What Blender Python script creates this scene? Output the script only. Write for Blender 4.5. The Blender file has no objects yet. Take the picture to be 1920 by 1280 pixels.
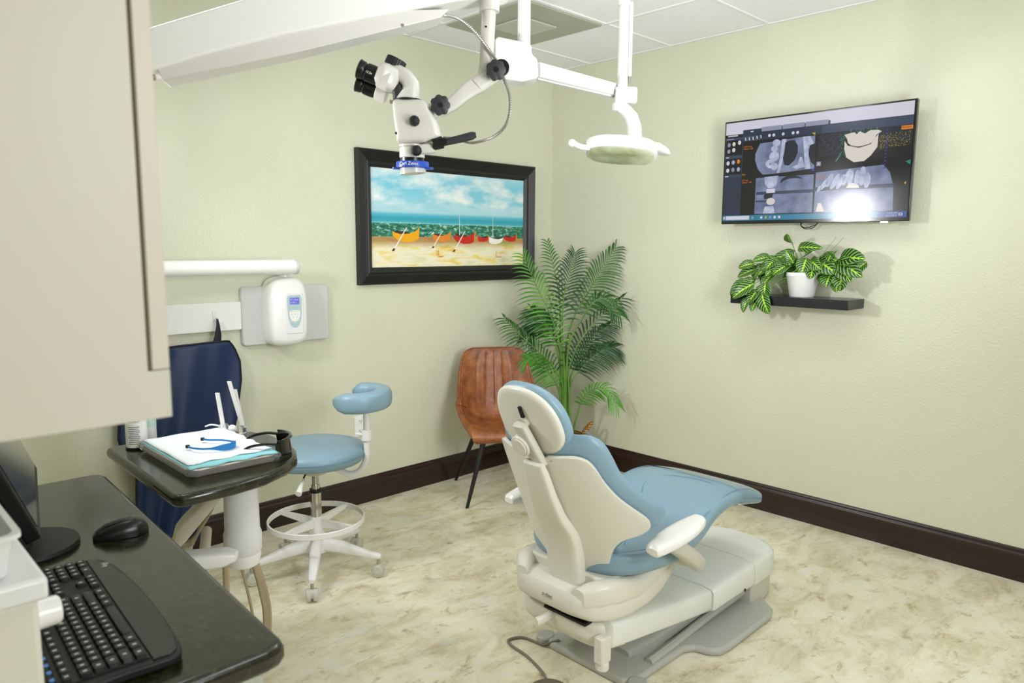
import bpy, bmesh, math, random
from mathutils import Vector, Matrix, noise
random.seed(7)
PI = math.pi
C = bpy.context.scene.collection
S = bpy.context.scene

# ------------------------------------------------------------------ camera
YAW, PITCH, ROLL, FPX = .7733, .1298, .0056, 1373.55
fw = Vector((math.sin(YAW)*math.cos(PITCH), math.cos(YAW)*math.cos(PITCH), -math.sin(PITCH)))
rt = Vector((math.cos(YAW), -math.sin(YAW), 0)); up = rt.cross(fw)
rt, up = math.cos(ROLL)*rt+math.sin(ROLL)*up, -math.sin(ROLL)*rt+math.cos(ROLL)*up
cd = bpy.data.cameras.new('camera'); cam = bpy.data.objects.new('camera', cd); C.objects.link(cam)
cd.sensor_width = 36; cd.lens = FPX/1920*36; cd.clip_start = .05
cam.matrix_world = Matrix(((rt.x, up.x, -fw.x, -3.7986), (rt.y, up.y, -fw.y, -3.5054), (rt.z, up.z, -fw.z, 1.4711), (0, 0, 0, 1)))
cd.dof.use_dof = True; cd.dof.focus_distance = 3.1; cd.dof.aperture_fstop = 5.0
S.camera = cam

# ------------------------------------------------------------------ world, lights, exposure
w = bpy.data.worlds.new('world'); S.world = w; w.use_nodes = True
w.node_tree.nodes['Background'].inputs[0].default_value = (.93, .96, 1, 1)
w.node_tree.nodes['Background'].inputs[1].default_value = .25
S.view_settings.view_transform = 'Standard'; S.view_settings.look = 'None'
S.view_settings.exposure = -0.02; S.view_settings.gamma = 1; S.view_settings.use_curve_mapping = False
def area(name, loc, target, sx, sy, power, col=(1, 1, 1)):
    l = bpy.data.lights.new(name, 'AREA'); l.shape = 'RECTANGLE'; l.size = sx; l.size_y = sy; l.energy = power; l.color = col
    o = bpy.data.objects.new(name, l); C.objects.link(o); o.location = loc
    d = Vector(target)-Vector(loc); o.rotation_euler = d.to_track_quat('-Z', 'Y').to_euler(); return o
area('flash_light', (-3.30, -.85, 1.80), (-.4, -1.7, 1.1),   .20, .20, 13, (.98, .98, 1)).data.spread = math.radians(125)
area('bounced_flash', (-2.0, -3.7, 1.3), (-1.0, -1.3, 2.64), .8, .8, 20, (.93, .95, 1)).data.spread = math.radians(105)
area('flash_light', (-2.7, -4.9, 2.0), (-2.0, -1.2, .3), 1.0, .7, 26, (.95, .96, 1)).data.spread = math.radians(130)
for (x, y, e) in ((-3.05, -.9, 9), (-1.3, -2.0, 9), (-2.3, -3.6, 9)):
    area('ceiling_light', (x, y, 2.625), (x, y+.0001, 0), .56, 1.1 if y < -1 else .5, e, (.97, .975, 1))

# ------------------------------------------------------------------ materials
def lin(h):
    h = h.lstrip('#'); c = [int(h[i:i+2], 16)/255 for i in (0, 2, 4)]
    return tuple((x/12.92 if x <= .04045 else ((x+.055)/1.055)**2.4) for x in c)+(1,)
MATS = {}
def mat(name, col, rough=.5, metal=0, coat=0, bump=0, bscale=60, emit=0, trans=0, alpha=1, var=0, vscale=8, col2=None, sheen=0, ior=1.45):
    if name in MATS: return MATS[name]
    m = bpy.data.materials.new(name); m.use_nodes = True; nt = m.node_tree; b = nt.nodes['Principled BSDF']
    c = lin(col) if isinstance(col, str) else col
    b.inputs['Base Color'].default_value = c; b.inputs['Roughness'].default_value = rough; b.inputs['Metallic'].default_value = metal
    b.inputs['Coat Weight'].default_value = coat; b.inputs['Coat Roughness'].default_value = .15
    b.inputs['Transmission Weight'].default_value = trans; b.inputs['Alpha'].default_value = alpha; b.inputs['IOR'].default_value = ior
    b.inputs['Sheen Weight'].default_value = sheen
    if emit: b.inputs['Emission Color'].default_value = c; b.inputs['Emission Strength'].default_value = emit
    tc = nt.nodes.new('ShaderNodeTexCoord')
    if bump:
        n = nt.nodes.new('ShaderNodeTexNoise'); n.inputs['Scale'].default_value = bscale; n.inputs['Detail'].default_value = 3
        bp = nt.nodes.new('ShaderNodeBump'); bp.inputs['Strength'].default_value = bump; bp.inputs['Distance'].default_value = .004
        nt.links.new(tc.outputs['Object'], n.inputs['Vector']); nt.links.new(n.outputs['Fac'], bp.inputs['Height']); nt.links.new(bp.outputs['Normal'], b.inputs['Normal'])
    if col2:
        n = nt.nodes.new('ShaderNodeTexNoise'); n.inputs['Scale'].default_value = vscale; n.inputs['Detail'].default_value = 5
        r = nt.nodes.new('ShaderNodeValToRGB'); r.color_ramp.elements[0].position = .5-var; r.color_ramp.elements[1].position = .5+var
        r.color_ramp.elements[0].color = c; r.color_ramp.elements[1].color = lin(col2)
        nt.links.new(tc.outputs['Object'], n.inputs['Vector']); nt.links.new(n.outputs['Fac'], r.inputs['Fac']); nt.links.new(r.outputs['Color'], b.inputs['Base Color'])
        if emit: nt.links.new(r.outputs['Color'], b.inputs['Emission Color'])
    MATS[name] = m; return m

def nodes(name):
    m = bpy.data.materials.new(name); m.use_nodes = True; nt = m.node_tree
    MATS[name] = m; return m, nt, nt.nodes['Principled BSDF'], nt.nodes.new('ShaderNodeTexCoord')
def ramp(nt, stops, src=None, interp='LINEAR'):
    r = nt.nodes.new('ShaderNodeValToRGB'); cr = r.color_ramp; cr.interpolation = interp
    while len(cr.elements) < len(stops): cr.elements.new(.5)
    for e, (p, c) in zip(cr.elements, stops): e.position = p; e.color = lin(c) if isinstance(c, str) else c
    if src is not None: nt.links.new(src, r.inputs['Fac'])
    return r
def noi(nt, vec, scale, detail=4, rough=.5, dist=0):
    n = nt.nodes.new('ShaderNodeTexNoise'); n.inputs['Scale'].default_value = scale; n.inputs['Detail'].default_value = detail
    n.inputs['Roughness'].default_value = rough; n.inputs['Distortion'].default_value = dist; nt.links.new(vec, n.inputs['Vector']); return n
def mixc(nt, a, b, fac, mode='MIX'):
    m = nt.nodes.new('ShaderNodeMix'); m.data_type = 'RGBA'; m.blend_type = mode
    for s, v in ((m.inputs[0], fac), (m.inputs[6], a), (m.inputs[7], b)):
        if hasattr(v, 'node'): nt.links.new(v, s)
        else: s.default_value = v
    return m.outputs[2]
def bumpn(nt, h, b, st=.3, dist=.004):
    bp = nt.nodes.new('ShaderNodeBump'); bp.inputs['Strength'].default_value = st; bp.inputs['Distance'].default_value = dist
    nt.links.new(h, bp.inputs['Height']); nt.links.new(bp.outputs['Normal'], b.inputs['Normal'])

def wall_mat():
    m, nt, b, tc = nodes('sage_wall_paint'); o = tc.outputs['Object']
    c = ramp(nt, [(.3, '#D2D3BB'), (.7, '#D7D8C1')], noi(nt, o, 1.5, 2).outputs['Fac'])
    nt.links.new(c.outputs['Color'], b.inputs['Base Color']); b.inputs['Roughness'].default_value = .32
    n1 = noi(nt, o, 95, 3, .6); bumpn(nt, n1.outputs['Fac'], b, .55, .005); return m
def floor_mat():
    m, nt, b, tc = nodes('mottled_stone_vinyl'); o = tc.outputs['Object']
    mp = nt.nodes.new('ShaderNodeMapping'); mp.inputs['Rotation'].default_value = (0, 0, .5); mp.inputs['Scale'].default_value = (1, 1.7, 1); nt.links.new(o, mp.inputs['Vector'])
    v = mp.outputs['Vector']
    n1 = noi(nt, v, 4.6, 9, .72, .5); c1 = ramp(nt, [(.3, '#C2B695'), (.42, '#DDD5B6'), (.52, '#EDE7CE'), (.62, '#F3EFDC'), (.74, '#EEECE1')], n1.outputs['Fac'])
    n2 = noi(nt, v, 9, 10, .75, .4); c2 = ramp(nt, [(.55, (0, 0, 0, 1)), (.72, (1, 1, 1, 1))], n2.outputs['Fac'])
    c = mixc(nt, c1.outputs['Color'], lin('#A08A5A'), c2.outputs['Color'])
    n3 = noi(nt, v, 24, 8, .8, .3); c3 = ramp(nt, [(.60, (0, 0, 0, 1)), (.72, (1, 1, 1, 1))], n3.outputs['Fac'])
    n4 = noi(nt, v, 3.6, 3, .5); c4 = ramp(nt, [(.45, (0, 0, 0, 1)), (.62, (1, 1, 1, 1))], n4.outputs['Fac'])
    f = mixc(nt, (0, 0, 0, 1), c3.outputs['Color'], c4.outputs['Color'])
    c = mixc(nt, c, lin('#6E6B55'), f)
    n5 = noi(nt, v, 5, 4, .6); c5 = ramp(nt, [(.56, (0, 0, 0, 1)), (.75, (.7, .7, .7, 1))], n5.outputs['Fac'])
    c = mixc(nt, c, lin('#E6E6DE'), c5.outputs['Color'])
    br = nt.nodes.new('ShaderNodeTexBrick'); br.offset = 0; br.inputs['Color1'].default_value = (1, 1, 1, 1); br.inputs['Color2'].default_value = (.90, .90, .86, 1)
    br.inputs['Mortar'].default_value = (.86, .85, .8, 1); br.inputs['Scale'].default_value = 1; br.inputs['Mortar Size'].default_value = .0012; br.inputs['Brick Width'].default_value = .457; br.inputs['Row Height'].default_value = .457
    nt.links.new(o, br.inputs['Vector'])
    c = mixc(nt, c, br.outputs['Color'], 1.0, 'MULTIPLY')
    nt.links.new(c, b.inputs['Base Color']); b.inputs['Roughness'].default_value = .34; b.inputs['Specular IOR Level'].default_value = .4
    bumpn(nt, n3.outputs['Fac'], b, .12, .002); return m
def granite_mat():
    m, nt, b, tc = nodes('black_granite'); o = tc.outputs['Object']
    n1 = noi(nt, o, 60, 8, .75); c1 = ramp(nt, [(.33, '#0D0D09'), (.5, '#20200F'), (.64, '#3B3A24'), (.8, '#6C6A52')], n1.outputs['Fac'])
    v = nt.nodes.new('ShaderNodeTexVoronoi'); v.inputs['Scale'].default_value = 70; nt.links.new(o, v.inputs['Vector'])
    c2 = ramp(nt, [(.0, (1, 1, 1, 1)), (.10, (0, 0, 0, 1))], v.outputs['Distance'])
    c = mixc(nt, c1.outputs['Color'], lin('#565A50'), c2.outputs['Color'])
    nt.links.new(c, b.inputs['Base Color']); b.inputs['Roughness'].default_value = .17; b.inputs['Specular IOR Level'].default_value = .6; return m
def wood_mat():
    m, nt, b, tc = nodes('dark_walnut_baseboard'); o = tc.outputs['Object']
    mp = nt.nodes.new('ShaderNodeMapping'); mp.inputs['Scale'].default_value = (1.2, 1.2, 30); nt.links.new(o, mp.inputs['Vector'])
    c = ramp(nt, [(.3, '#1C0F0A'), (.7, '#301B12')], noi(nt, mp.outputs['Vector'], 3, 5).outputs['Fac'])
    nt.links.new(c.outputs['Color'], b.inputs['Base Color']); b.inputs['Roughness'].default_value = .32; return m
def ceil_mat():
    m, nt, b, tc = nodes('white_ceiling_tile'); o = tc.outputs['Object']
    n = noi(nt, o, 160, 4, .7); c = ramp(nt, [(.3, '#EEEFF1'), (.6, '#FAFAFC')], n.outputs['Fac'])
    nt.links.new(c.outputs['Color'], b.inputs['Base Color']); b.inputs['Roughness'].default_value = .9; bumpn(nt, n.outputs['Fac'], b, .4, .004); return m
def leather_mat():
    m, nt, b, tc = nodes('cognac_leather'); o = tc.outputs['Object']
    n = noi(nt, o, 14, 8, .7); c = ramp(nt, [(.3, '#63351A'), (.5, '#8B5027'), (.7, '#A96C3A')], n.outputs['Fac'])
    nt.links.new(c.outputs['Color'], b.inputs['Base Color']); b.inputs['Roughness'].default_value = .42; bumpn(nt, n.outputs['Fac'], b, .3, .003); return m
def basket_mat():
    m, nt, b, tc = nodes('woven_seagrass'); o = tc.outputs['Object']
    wv = nt.nodes.new('ShaderNodeTexWave'); wv.bands_direction = 'Z'; wv.inputs['Scale'].default_value = 22; wv.inputs['Distortion'].default_value = 3; wv.inputs['Detail'].default_value = 3; wv.inputs['Detail Scale'].default_value = 6
    nt.links.new(o, wv.inputs['Vector'])
    c = ramp(nt, [(.1, '#7A4F1A'), (.5, '#C08C3A'), (.9, '#DDB264')], wv.outputs['Fac'])
    nt.links.new(c.outputs['Color'], b.inputs['Base Color']); b.inputs['Roughness'].default_value = .8; bumpn(nt, wv.outputs['Fac'], b, 1, .006); return m
def prayer_mat():
    m, nt, b, tc = nodes('prayer_plant_leaf'); uv = tc.outputs['UV']
    sp = nt.nodes.new('ShaderNodeSeparateXYZ'); nt.links.new(uv, sp.inputs[0])
    def mth(op, a, c=None):
        n = nt.nodes.new('ShaderNodeMath'); n.operation = op
        for i, v in enumerate((a, c)):
            if v is None: continue
            if hasattr(v, 'node'): nt.links.new(v, n.inputs[i])
            else: n.inputs[i].default_value = v
        return n.outputs[0]
    a = mth('ABSOLUTE', mth('SUBTRACT', sp.outputs[1], .5))          # 0 midrib .. .5 edge
    q = mth('MULTIPLY', mth('SUBTRACT', sp.outputs[0], mth('MULTIPLY', mth('POWER', a, 1.2), .75)), 6.8)
    f = mth('ABSOLUTE', mth('SUBTRACT', mth('FRACT', q), .5))        # .5 centre of vein
    vein = ramp(nt, [(.36, (0, 0, 0, 1)), (.43, (1, 1, 1, 1))], f)
    mid = ramp(nt, [(.02, (1, 1, 1, 1)), (.055, (0, 0, 0, 1))], mth('ADD', a, mth('MULTIPLY', f, -.07)))
    rim = ramp(nt, [(.455, (0, 0, 0, 1)), (.5, (1, 1, 1, 1))], a)
    c = mixc(nt, lin('#173F12'), lin('#9FD060'), vein.outputs['Color'])
    c = mixc(nt, c, lin('#5FA02E'), rim.outputs['Color']); c = mixc(nt, c, lin('#A8D838'), mid.outputs['Color'])
    nt.links.new(c, b.inputs['Base Color']); b.inputs['Roughness'].default_value = .35; return m
def canvas_mats():
    out = []
    m, nt, b, tc = nodes('painted_sky'); g = tc.outputs['UV']
    sp = nt.nodes.new('ShaderNodeSeparateXYZ'); nt.links.new(g, sp.inputs[0])
    base = ramp(nt, [(0, '#7CC6CE'), (.04, '#3BA6B6'), (.10, '#2F9FB4'), (.17, '#58B8CC'), (.22, '#A9D5DE'), (.32, '#9CD2DE'), (.5, '#86CBDD'), (.75, '#79C6DC'), (1, '#A0D4E2')], sp.outputs[1])
    mp = nt.nodes.new('ShaderNodeMapping'); mp.inputs['Scale'].default_value = (3.4, 2.3, 1); nt.links.new(g, mp.inputs['Vector'])
    n = noi(nt, mp.outputs['Vector'], 1.25, 7, .58, .15)
    up_ = ramp(nt, [(.22, (0, 0, 0, 1)), (.42, (1, 1, 1, 1))], sp.outputs[1])
    cl = ramp(nt, [(.42, (0, 0, 0, 1)), (.62, (1, 1, 1, 1))], n.outputs['Fac'])
    f = mixc(nt, (0, 0, 0, 1), cl.outputs['Color'], up_.outputs['Color'])
    c = mixc(nt, base.outputs['Color'], lin('#E6EFEC'), f)
    nt.links.new(c, b.inputs['Base Color']); b.inputs['Roughness'].default_value = .45; out.append(m)
    m, nt, b, tc = nodes('painted_sea'); g = tc.outputs['UV']
    mp = nt.nodes.new('ShaderNodeMapping'); mp.inputs['Scale'].default_value = (10, 1.4, 1); nt.links.new(g, mp.inputs['Vector'])
    n = noi(nt, mp.outputs['Vector'], 3.5, 8, .7, .5)
    c = ramp(nt, [(.3, '#0A3F44'), (.43, '#126058'), (.5, '#2C7648'), (.57, '#4FA294'), (.64, '#D6E8E0')], n.outputs['Fac'])
    nt.links.new(c.outputs['Color'], b.inputs['Base Color']); out.append(m)
    m, nt, b, tc = nodes('painted_sand'); g = tc.outputs['UV']
    sp = nt.nodes.new('ShaderNodeSeparateXYZ'); nt.links.new(g, sp.inputs[0])
    mp = nt.nodes.new('ShaderNodeMapping'); mp.inputs['Scale'].default_value = (3, 2.2, 1); mp.inputs['Rotation'].default_value = (0, 0, .35); nt.links.new(g, mp.inputs['Vector'])
    n = noi(nt, mp.outputs['Vector'], 1.8, 6, .6, .4)
    a_ = ramp(nt, [(.33, '#DAD9A8'), (.48, '#EFE8CE'), (.58, '#EBD988'), (.7, '#DDAE50')], n.outputs['Fac'])
    e = ramp(nt, [(.62, (0, 0, 0, 1)), (.86, (1, 1, 1, 1))], sp.outputs[1])
    b2 = ramp(nt, [(.3, '#A6693A'), (.5, '#B88B50'), (.65, '#8C9A5A')], n.outputs['Fac'])
    c = mixc(nt, a_.outputs['Color'], b2.outputs['Color'], e.outputs['Color'])
    nt.links.new(c, b.inputs['Base Color']); out.append(m)
    return out
M_wall, M_floor, M_gran, M_wood, M_ceil = wall_mat(), floor_mat(), granite_mat(), wood_mat(), ceil_mat()
M_leather, M_basket, M_prayer = leather_mat(), basket_mat(), prayer_mat()
M_grid = mat('white_grid_metal', '#EDEDEB', .5)
M_vent = mat('vent_grey', '#A9AD9C', .6); M_vent2 = mat('vent_centre_grey', '#BFC2B4', .6)
M_cab = mat('cream_laminate', '#CFCBBE', .45); M_cabedge = mat('cream_door_laminate', '#D3CABC', .45)
M_basecab = mat('grey_green_laminate', '#B9BDB0', .5)
M_white = mat('white_enamel', '#EFEEEA', .28, coat=.3)
M_lamp = mat('soft_white_enamel', '#D9D9D6', .3, coat=.2); M_arm = mat('bright_white_enamel', '#FAFAF7', .35); M_cover = mat('cool_ivory_plastic', '#E6E8E1', .38, coat=.1)
M_scope = mat('warm_white_enamel', '#CFCEC5', .3, coat=.3)
M_chairp = mat('ivory_plastic', '#DDDBCE', .36, coat=.15)
M_chairg = mat('pale_grey_plastic', '#C9C8BA', .42)
M_base = mat('grey_base_plastic', '#B3B4AC', .4)
M_vinyl = mat('light_blue_vinyl', '#829FAF', .36, bump=.12, bscale=260)
M_seam = mat('blue_seam', '#6F94A6', .5)
M_blackp = mat('black_plastic', '#0C0C0E', .3); M_blackm = mat('matte_black', '#0F0F0F', .55)
M_knob = mat('charcoal_plastic', '#2C2E31', .45)
M_gloss = mat('gloss_black', '#070707', .07, coat=.6)
M_chrome = mat('chrome', '#C9C6BE', .14, 1); M_steel = mat('brushed_steel', '#B4B2AC', .32, 1)
M_grey = mat('light_grey_panel', '#CBCCC9', .4); M_grey2 = mat('mid_grey', '#8D9090', .5)
M_tan = mat('tan_hose', '#A59778', .5); M_beige = mat('beige_plastic', '#CFC7AE', .42)
M_frost = mat('frosted_white_plastic', '#E6E6E6', .3)
M_blue = mat('royal_blue', '#1E49B4', .35); M_bib = mat('bright_blue_silicone', '#1F7FC4', .4)
M_bibbg = mat('aqua_paper', '#8FCFD6', .8); M_paper = mat('white_paper', '#EEF3F5', .85, bump=.3, bscale=40)
M_navy = mat('navy_nylon', '#06234A', .42, bump=.15, bscale=300, sheen=.05); M_navyb = mat('navy_binding', '#070B18', .6)
M_frame = mat('black_ribbed_frame', '#1B1C1A', .42)
M_ceramic = mat('white_ceramic', '#F0F0EE', .35)
M_palm = mat('palm_green', '#143F10', .32, col2='#3C7A2A', var=.16, vscale=3); M_palmlt = mat('bright_palm_green', '#357A1E', .32, col2='#68A83A', var=.16, vscale=5)
M_palmdk = mat('deep_palm_green', '#0B2B11', .34, col2='#1F5522', var=.16, vscale=4)
M_stem = mat('palm_stem_green', '#6C9440', .4, col2='#4C7A34', var=.2, vscale=6)
M_soil = mat('dark_soil', '#2A1E14', .9)
M_clear = mat('clear_film', '#FFFFFF', .08, trans=1, ior=1.12); M_clear2 = mat('clear_plastic', '#FFFFFF', .10, trans=.93, ior=1.28)
M_lens = mat('pale_lens_glass', '#C8CCCC', .1, trans=.5)
M_red = mat('painted_red', '#C22218', .5); M_yel = mat('painted_yellow', '#EDA815', .5); M_org = mat('painted_orange', '#E08428', .5)
M_brn = mat('painted_brown', '#4A2416', .6); M_pw = mat('painted_white', '#ECEBE4', .6)

# ------------------------------------------------------------------ mesh helpers
def BM(): return bmesh.new()
def box(bm, c, s, R=None):
    g = bmesh.ops.create_cube(bm, size=1)['verts']; M = Matrix.Translation(Vector(c)) @ (R.to_4x4() if R else Matrix.Identity(4)) @ Matrix.Diagonal((s[0], s[1], s[2], 1))
    bmesh.ops.transform(bm, matrix=M, verts=g); return g
def frame_of(d):
    d = d.normalized(); a = Vector((0, 0, 1)) if abs(d.z) < .95 else Vector((1, 0, 0)); x = a.cross(d).normalized(); return x, d.cross(x)
def rings(bm, rs, cap=True, closed=False):
    vs = [[bm.verts.new(p) for p in r] for r in rs]; n = len(vs[0])
    for i in range(len(vs)-(0 if closed else 1)):
        a, b = vs[i], vs[(i+1) % len(vs)]
        for j in range(n): bm.faces.new((a[j], a[(j+1) % n], b[(j+1) % n], b[j]))
    if cap and not closed:
        bm.faces.new(vs[0][::-1]); bm.faces.new(vs[-1])
def circ(c, x, y, r, seg): return [c+x*(r*math.cos(2*PI*k/seg))+y*(r*math.sin(2*PI*k/seg)) for k in range(seg)]
def cyl(bm, a, b, r, r2=None, seg=24):
    a, b = Vector(a), Vector(b); x, y = frame_of(b-a); rings(bm, [circ(a, x, y, r, seg), circ(b, x, y, r if r2 is None else r2, seg)])
def lathe(bm, prof, o=(0, 0, 0), axis=(0, 0, 1), seg=32):
    o = Vector(o); d = Vector(axis).normalized(); x, y = frame_of(d); rings(bm, [circ(o+d*z, x, y, max(r, 1e-4), seg) for r, z in prof])
def catmull(pts, n=8):
    p = [Vector(q) for q in pts]; p = [2*p[0]-p[1]]+p+[2*p[-1]-p[-2]]; out = []
    for i in range(1, len(p)-2):
        for k in range(n):
            t = k/n; a, b, c, d = p[i-1:i+3]; out.append(.5*((2*b)+(c-a)*t+(2*a-5*b+4*c-d)*t*t+(3*b-a-3*c+d)*t**3))
    out.append(p[-2]); return out
def tube(bm, pts, r, seg=10, n=8, smooth=True, radii=None):
    P = catmull(pts, n) if smooth else [Vector(q) for q in pts]; m = len(P); rs = []
    t0 = (P[1]-P[0]).normalized(); x, y = frame_of(t0)
    for i, p in enumerate(P):
        t = (P[min(i+1, m-1)]-P[max(i-1, 0)]).normalized(); x = (x-t*x.dot(t)).normalized(); y = t.cross(x)
        rr = r if radii is None else radii(i/(m-1)); rs.append(circ(p, x, y, rr, seg))
    rings(bm, rs)
def sphere(bm, c, r, s=(1, 1, 1), seg=20):
    g = bmesh.ops.create_uvsphere(bm, u_segments=seg, v_segments=seg//2+2, radius=r)['verts']
    bmesh.ops.transform(bm, matrix=Matrix.Translation(Vector(c)) @ Matrix.Diagonal((s[0], s[1], s[2], 1)), verts=g)
def prism(bm, out, d0, d1, o=(0, 0, 0), X=(1, 0, 0), Y=(0, 1, 0)):
    o, X, Y = Vector(o), Vector(X), Vector(Y); N = X.cross(Y).normalized()
    a = [bm.verts.new(o+X*u+Y*v+N*d0) for u, v in out]; b = [bm.verts.new(o+X*u+Y*v+N*d1) for u, v in out]; n = len(out)
    bm.faces.new(a[::-1]); bm.faces.new(b)
    for i in range(n): bm.faces.new((a[i], a[(i+1) % n], b[(i+1) % n], b[i]))
def rrect(w, h, r, n=6, cx=0, cy=0):
    o = []
    for sx, sy, a0 in ((1, 1, 0), (-1, 1, 90), (-1, -1, 180), (1, -1, 270)):
        for k in range(n+1):
            a = math.radians(a0+90*k/n); o.append((cx+sx*(w/2-r)+r*math.cos(a), cy+sy*(h/2-r)+r*math.sin(a)))
    return o
def sring(c, U, V, a, b, p=2.6, n=32, bend=0):
    c, U, V = Vector(c), Vector(U), Vector(V); o = []
    for k in range(n):
        t = 2*PI*k/n; ct, st = math.cos(t), math.sin(t)
        u = a*math.copysign(abs(ct)**(2/p), ct); v = b*math.copysign(abs(st)**(2/p), st)
        o.append(c+U*u+V*(v+bend*u*u))
    return o
def round_outline(pts, n=6):
    P = catmull([(x, y, 0) for x, y in pts+[pts[0]]], n)[:-1]
    return [(q.x, q.y) for q in P]
def closed_outline(pts, n=5):
    m = len(pts); o = []
    for i in range(m):
        a, b, c, d = (Vector(pts[(i+k-1) % m]) for k in range(4))
        for k in range(n):
            t = k/n; q = .5*((2*b)+(c-a)*t+(2*a-5*b+4*c-d)*t*t+(3*b-a-3*c+d)*t**3); o.append((q.x, q.y))
    return o

class Thing:
    def __init__(s, name, loc, label, cat, group=None, kind=None, M=None):
        s.o = bpy.data.objects.new(name, None); C.objects.link(s.o); s.o.empty_display_size = .05
        s.L = Vector(loc); s.o.location = s.L; s.M = M; tag(s.o, label, cat, group, kind)
    def part(s, name, bm, m, parent=None, **k):
        if s.M: bm.transform(s.M)
        o = mk(name, bm, m, s.L, **k); o.parent = parent or s.o; o.location = (0, 0, 0); return o
def tag(o, label=None, cat=None, group=None, kind=None):
    for k, v in (('label', label), ('category', cat), ('group', group), ('kind', kind)):
        if v: o[k] = v
    return o
def mk(name, bm, m, L=Vector((0, 0, 0)), bevel=0, segs=2, smooth=True, ang=35, sub=0, solid=0, label=None):
    bm.transform(Matrix.Translation(-L)); bmesh.ops.recalc_face_normals(bm, faces=bm.faces) if not solid else None
    me = bpy.data.meshes.new(name); bm.to_mesh(me); bm.free()
    for q in (m if isinstance(m, (list, tuple)) else [m]): me.materials.append(q)
    if smooth:
        me.shade_smooth()
        if not sub: me.set_sharp_from_angle(angle=math.radians(ang))
    o = bpy.data.objects.new(name, me); C.objects.link(o); o.location = L
    if solid: k = o.modifiers.new('solid', 'SOLIDIFY'); k.thickness = solid; k.offset = 0
    if bevel: k = o.modifiers.new('bevel', 'BEVEL'); k.width = bevel; k.segments = segs; k.limit_method = 'ANGLE'; k.angle_limit = math.radians(40)
    if sub: k = o.modifiers.new('sub', 'SUBSURF'); k.levels = sub; k.render_levels = sub
    if label: o['label'] = label
    return o
def single(name, bm, m, loc, label, cat, group=None, kind=None, **k): return tag(mk(name, bm, m, Vector(loc), **k), label, cat, group, kind)
def textbm(s, size, M, depth=.0004, align='LEFT'):
    cu = bpy.data.curves.new('t', 'FONT'); cu.body = s; cu.size = size; cu.extrude = depth; cu.align_x = align; cu.resolution_u = 3
    o = bpy.data.objects.new('t', cu); C.objects.link(o); dg = bpy.context.evaluated_depsgraph_get(); me = bpy.data.meshes.new_from_object(o.evaluated_get(dg))
    bm = BM(); bm.from_mesh(me); bpy.data.objects.remove(o); bpy.data.meshes.remove(me); bpy.data.curves.remove(cu); bm.transform(M); return bm
def axes(o, X, Y):
    X, Y = Vector(X).normalized(), Vector(Y).normalized(); Z = X.cross(Y)
    return Matrix(((X.x, Y.x, Z.x, o[0]), (X.y, Y.y, Z.y, o[1]), (X.z, Y.z, Z.z, o[2]), (0, 0, 0, 1)))
def camframe(o, ang=YAW):   # local x to the right of the room as seen from the doorway, local y deeper in, z up
    return Matrix(((math.cos(ang), math.sin(ang), 0, o[0]), (-math.sin(ang), math.cos(ang), 0, o[1]), (0, 0, 1, o[2]), (0, 0, 0, 1)))

# ------------------------------------------------------------------ room
H = 2.641; XL, YF = -3.92, -5.2
def struct(name, bm, m, **k): o = mk(name, bm, m, **k); o['kind'] = 'structure'; return o
b = BM(); box(b, (XL/2, YF/2, -.05), (-XL+.3, -YF+.3, .1)); struct('floor', b, M_floor, smooth=False)
b = BM(); box(b, (XL/2, YF/2, H+.05), (-XL+.3, -YF+.3, .1)); ceil = struct('ceiling', b, M_ceil, smooth=False)
b = BM(); box(b, (XL/2, .075, H/2), (-XL+.3, .15, H)); struct('wall_back', b, M_wall, smooth=False)
b = BM(); box(b, (.075, YF/2, H/2), (.15, -YF, H)); struct('wall_right', b, M_wall, smooth=False)
b = BM(); box(b, (XL-.075, YF/2, H/2), (.15, -YF, H)); struct('wall_left', b, M_wall, smooth=False)
b = BM(); box(b, (XL/2, YF-.075, H/2), (-XL+.3, .15, H)); struct('wall_front', b, M_wall, smooth=False)
b = BM()
for k in range(8):
    y = -.324-.61*k
    box(b, (XL/2, y, H-.003), (-XL, .022, .006))
for k in range(6):
    x = -.61*(k+1)
    if x > XL: box(b, (x, YF/2, H-.004), (.022, -YF, .006))
box(b, (XL/2, -.011, H-.003), (-XL, .022, .006)); box(b, (-.011, YF/2, H-.004), (.022, -YF, .006))
g = mk('ceiling_grid', b, M_grid, smooth=False); g.parent = ceil
prof = [(0, 0), (.013, 0), (.013, .098), (.0105, .104), (.0105, .108), (.015, .113), (.0165, .121), (.0125, .127), (.009, .131), (.009, .137), (.006, .146), (.002, .151), (0, .151)]
b = BM(); prism(b, prof, 0, -XL, (XL, 0, 0), (0, -1, 0), (0, 0, 1)); b2 = b
for v in b.verts: v.co.x = -(v.co.x-XL)+XL if v.co.x < XL-.001 else v.co.x
struct('baseboard_back', b, M_wood, ang=50)
b = BM(); prism(b, prof, 0, -YF-.02, (0, -.0, 0), (-1, 0, 0), (0, 0, 1))
for v in b.verts:
    if v.co.y > .001: v.co.y *= -1
struct('baseboard_right', b, M_wood, ang=50)

# ceiling vent
t = Thing('ceiling_vent', (-.915, -.629, H-.004), 'grey square air vent set in the white ceiling grid near the corner', 'vent')
b = BM(); box(b, (-.915, -.629, H-.008), (.585, .585, .012)); t.part('vent_plate', b, M_vent, bevel=.004)
b = BM(); box(b, (-.915, -.629, H-.019), (.25, .25, .01)); t.part('centre_panel', b, M_vent2, bevel=.004)

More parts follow.
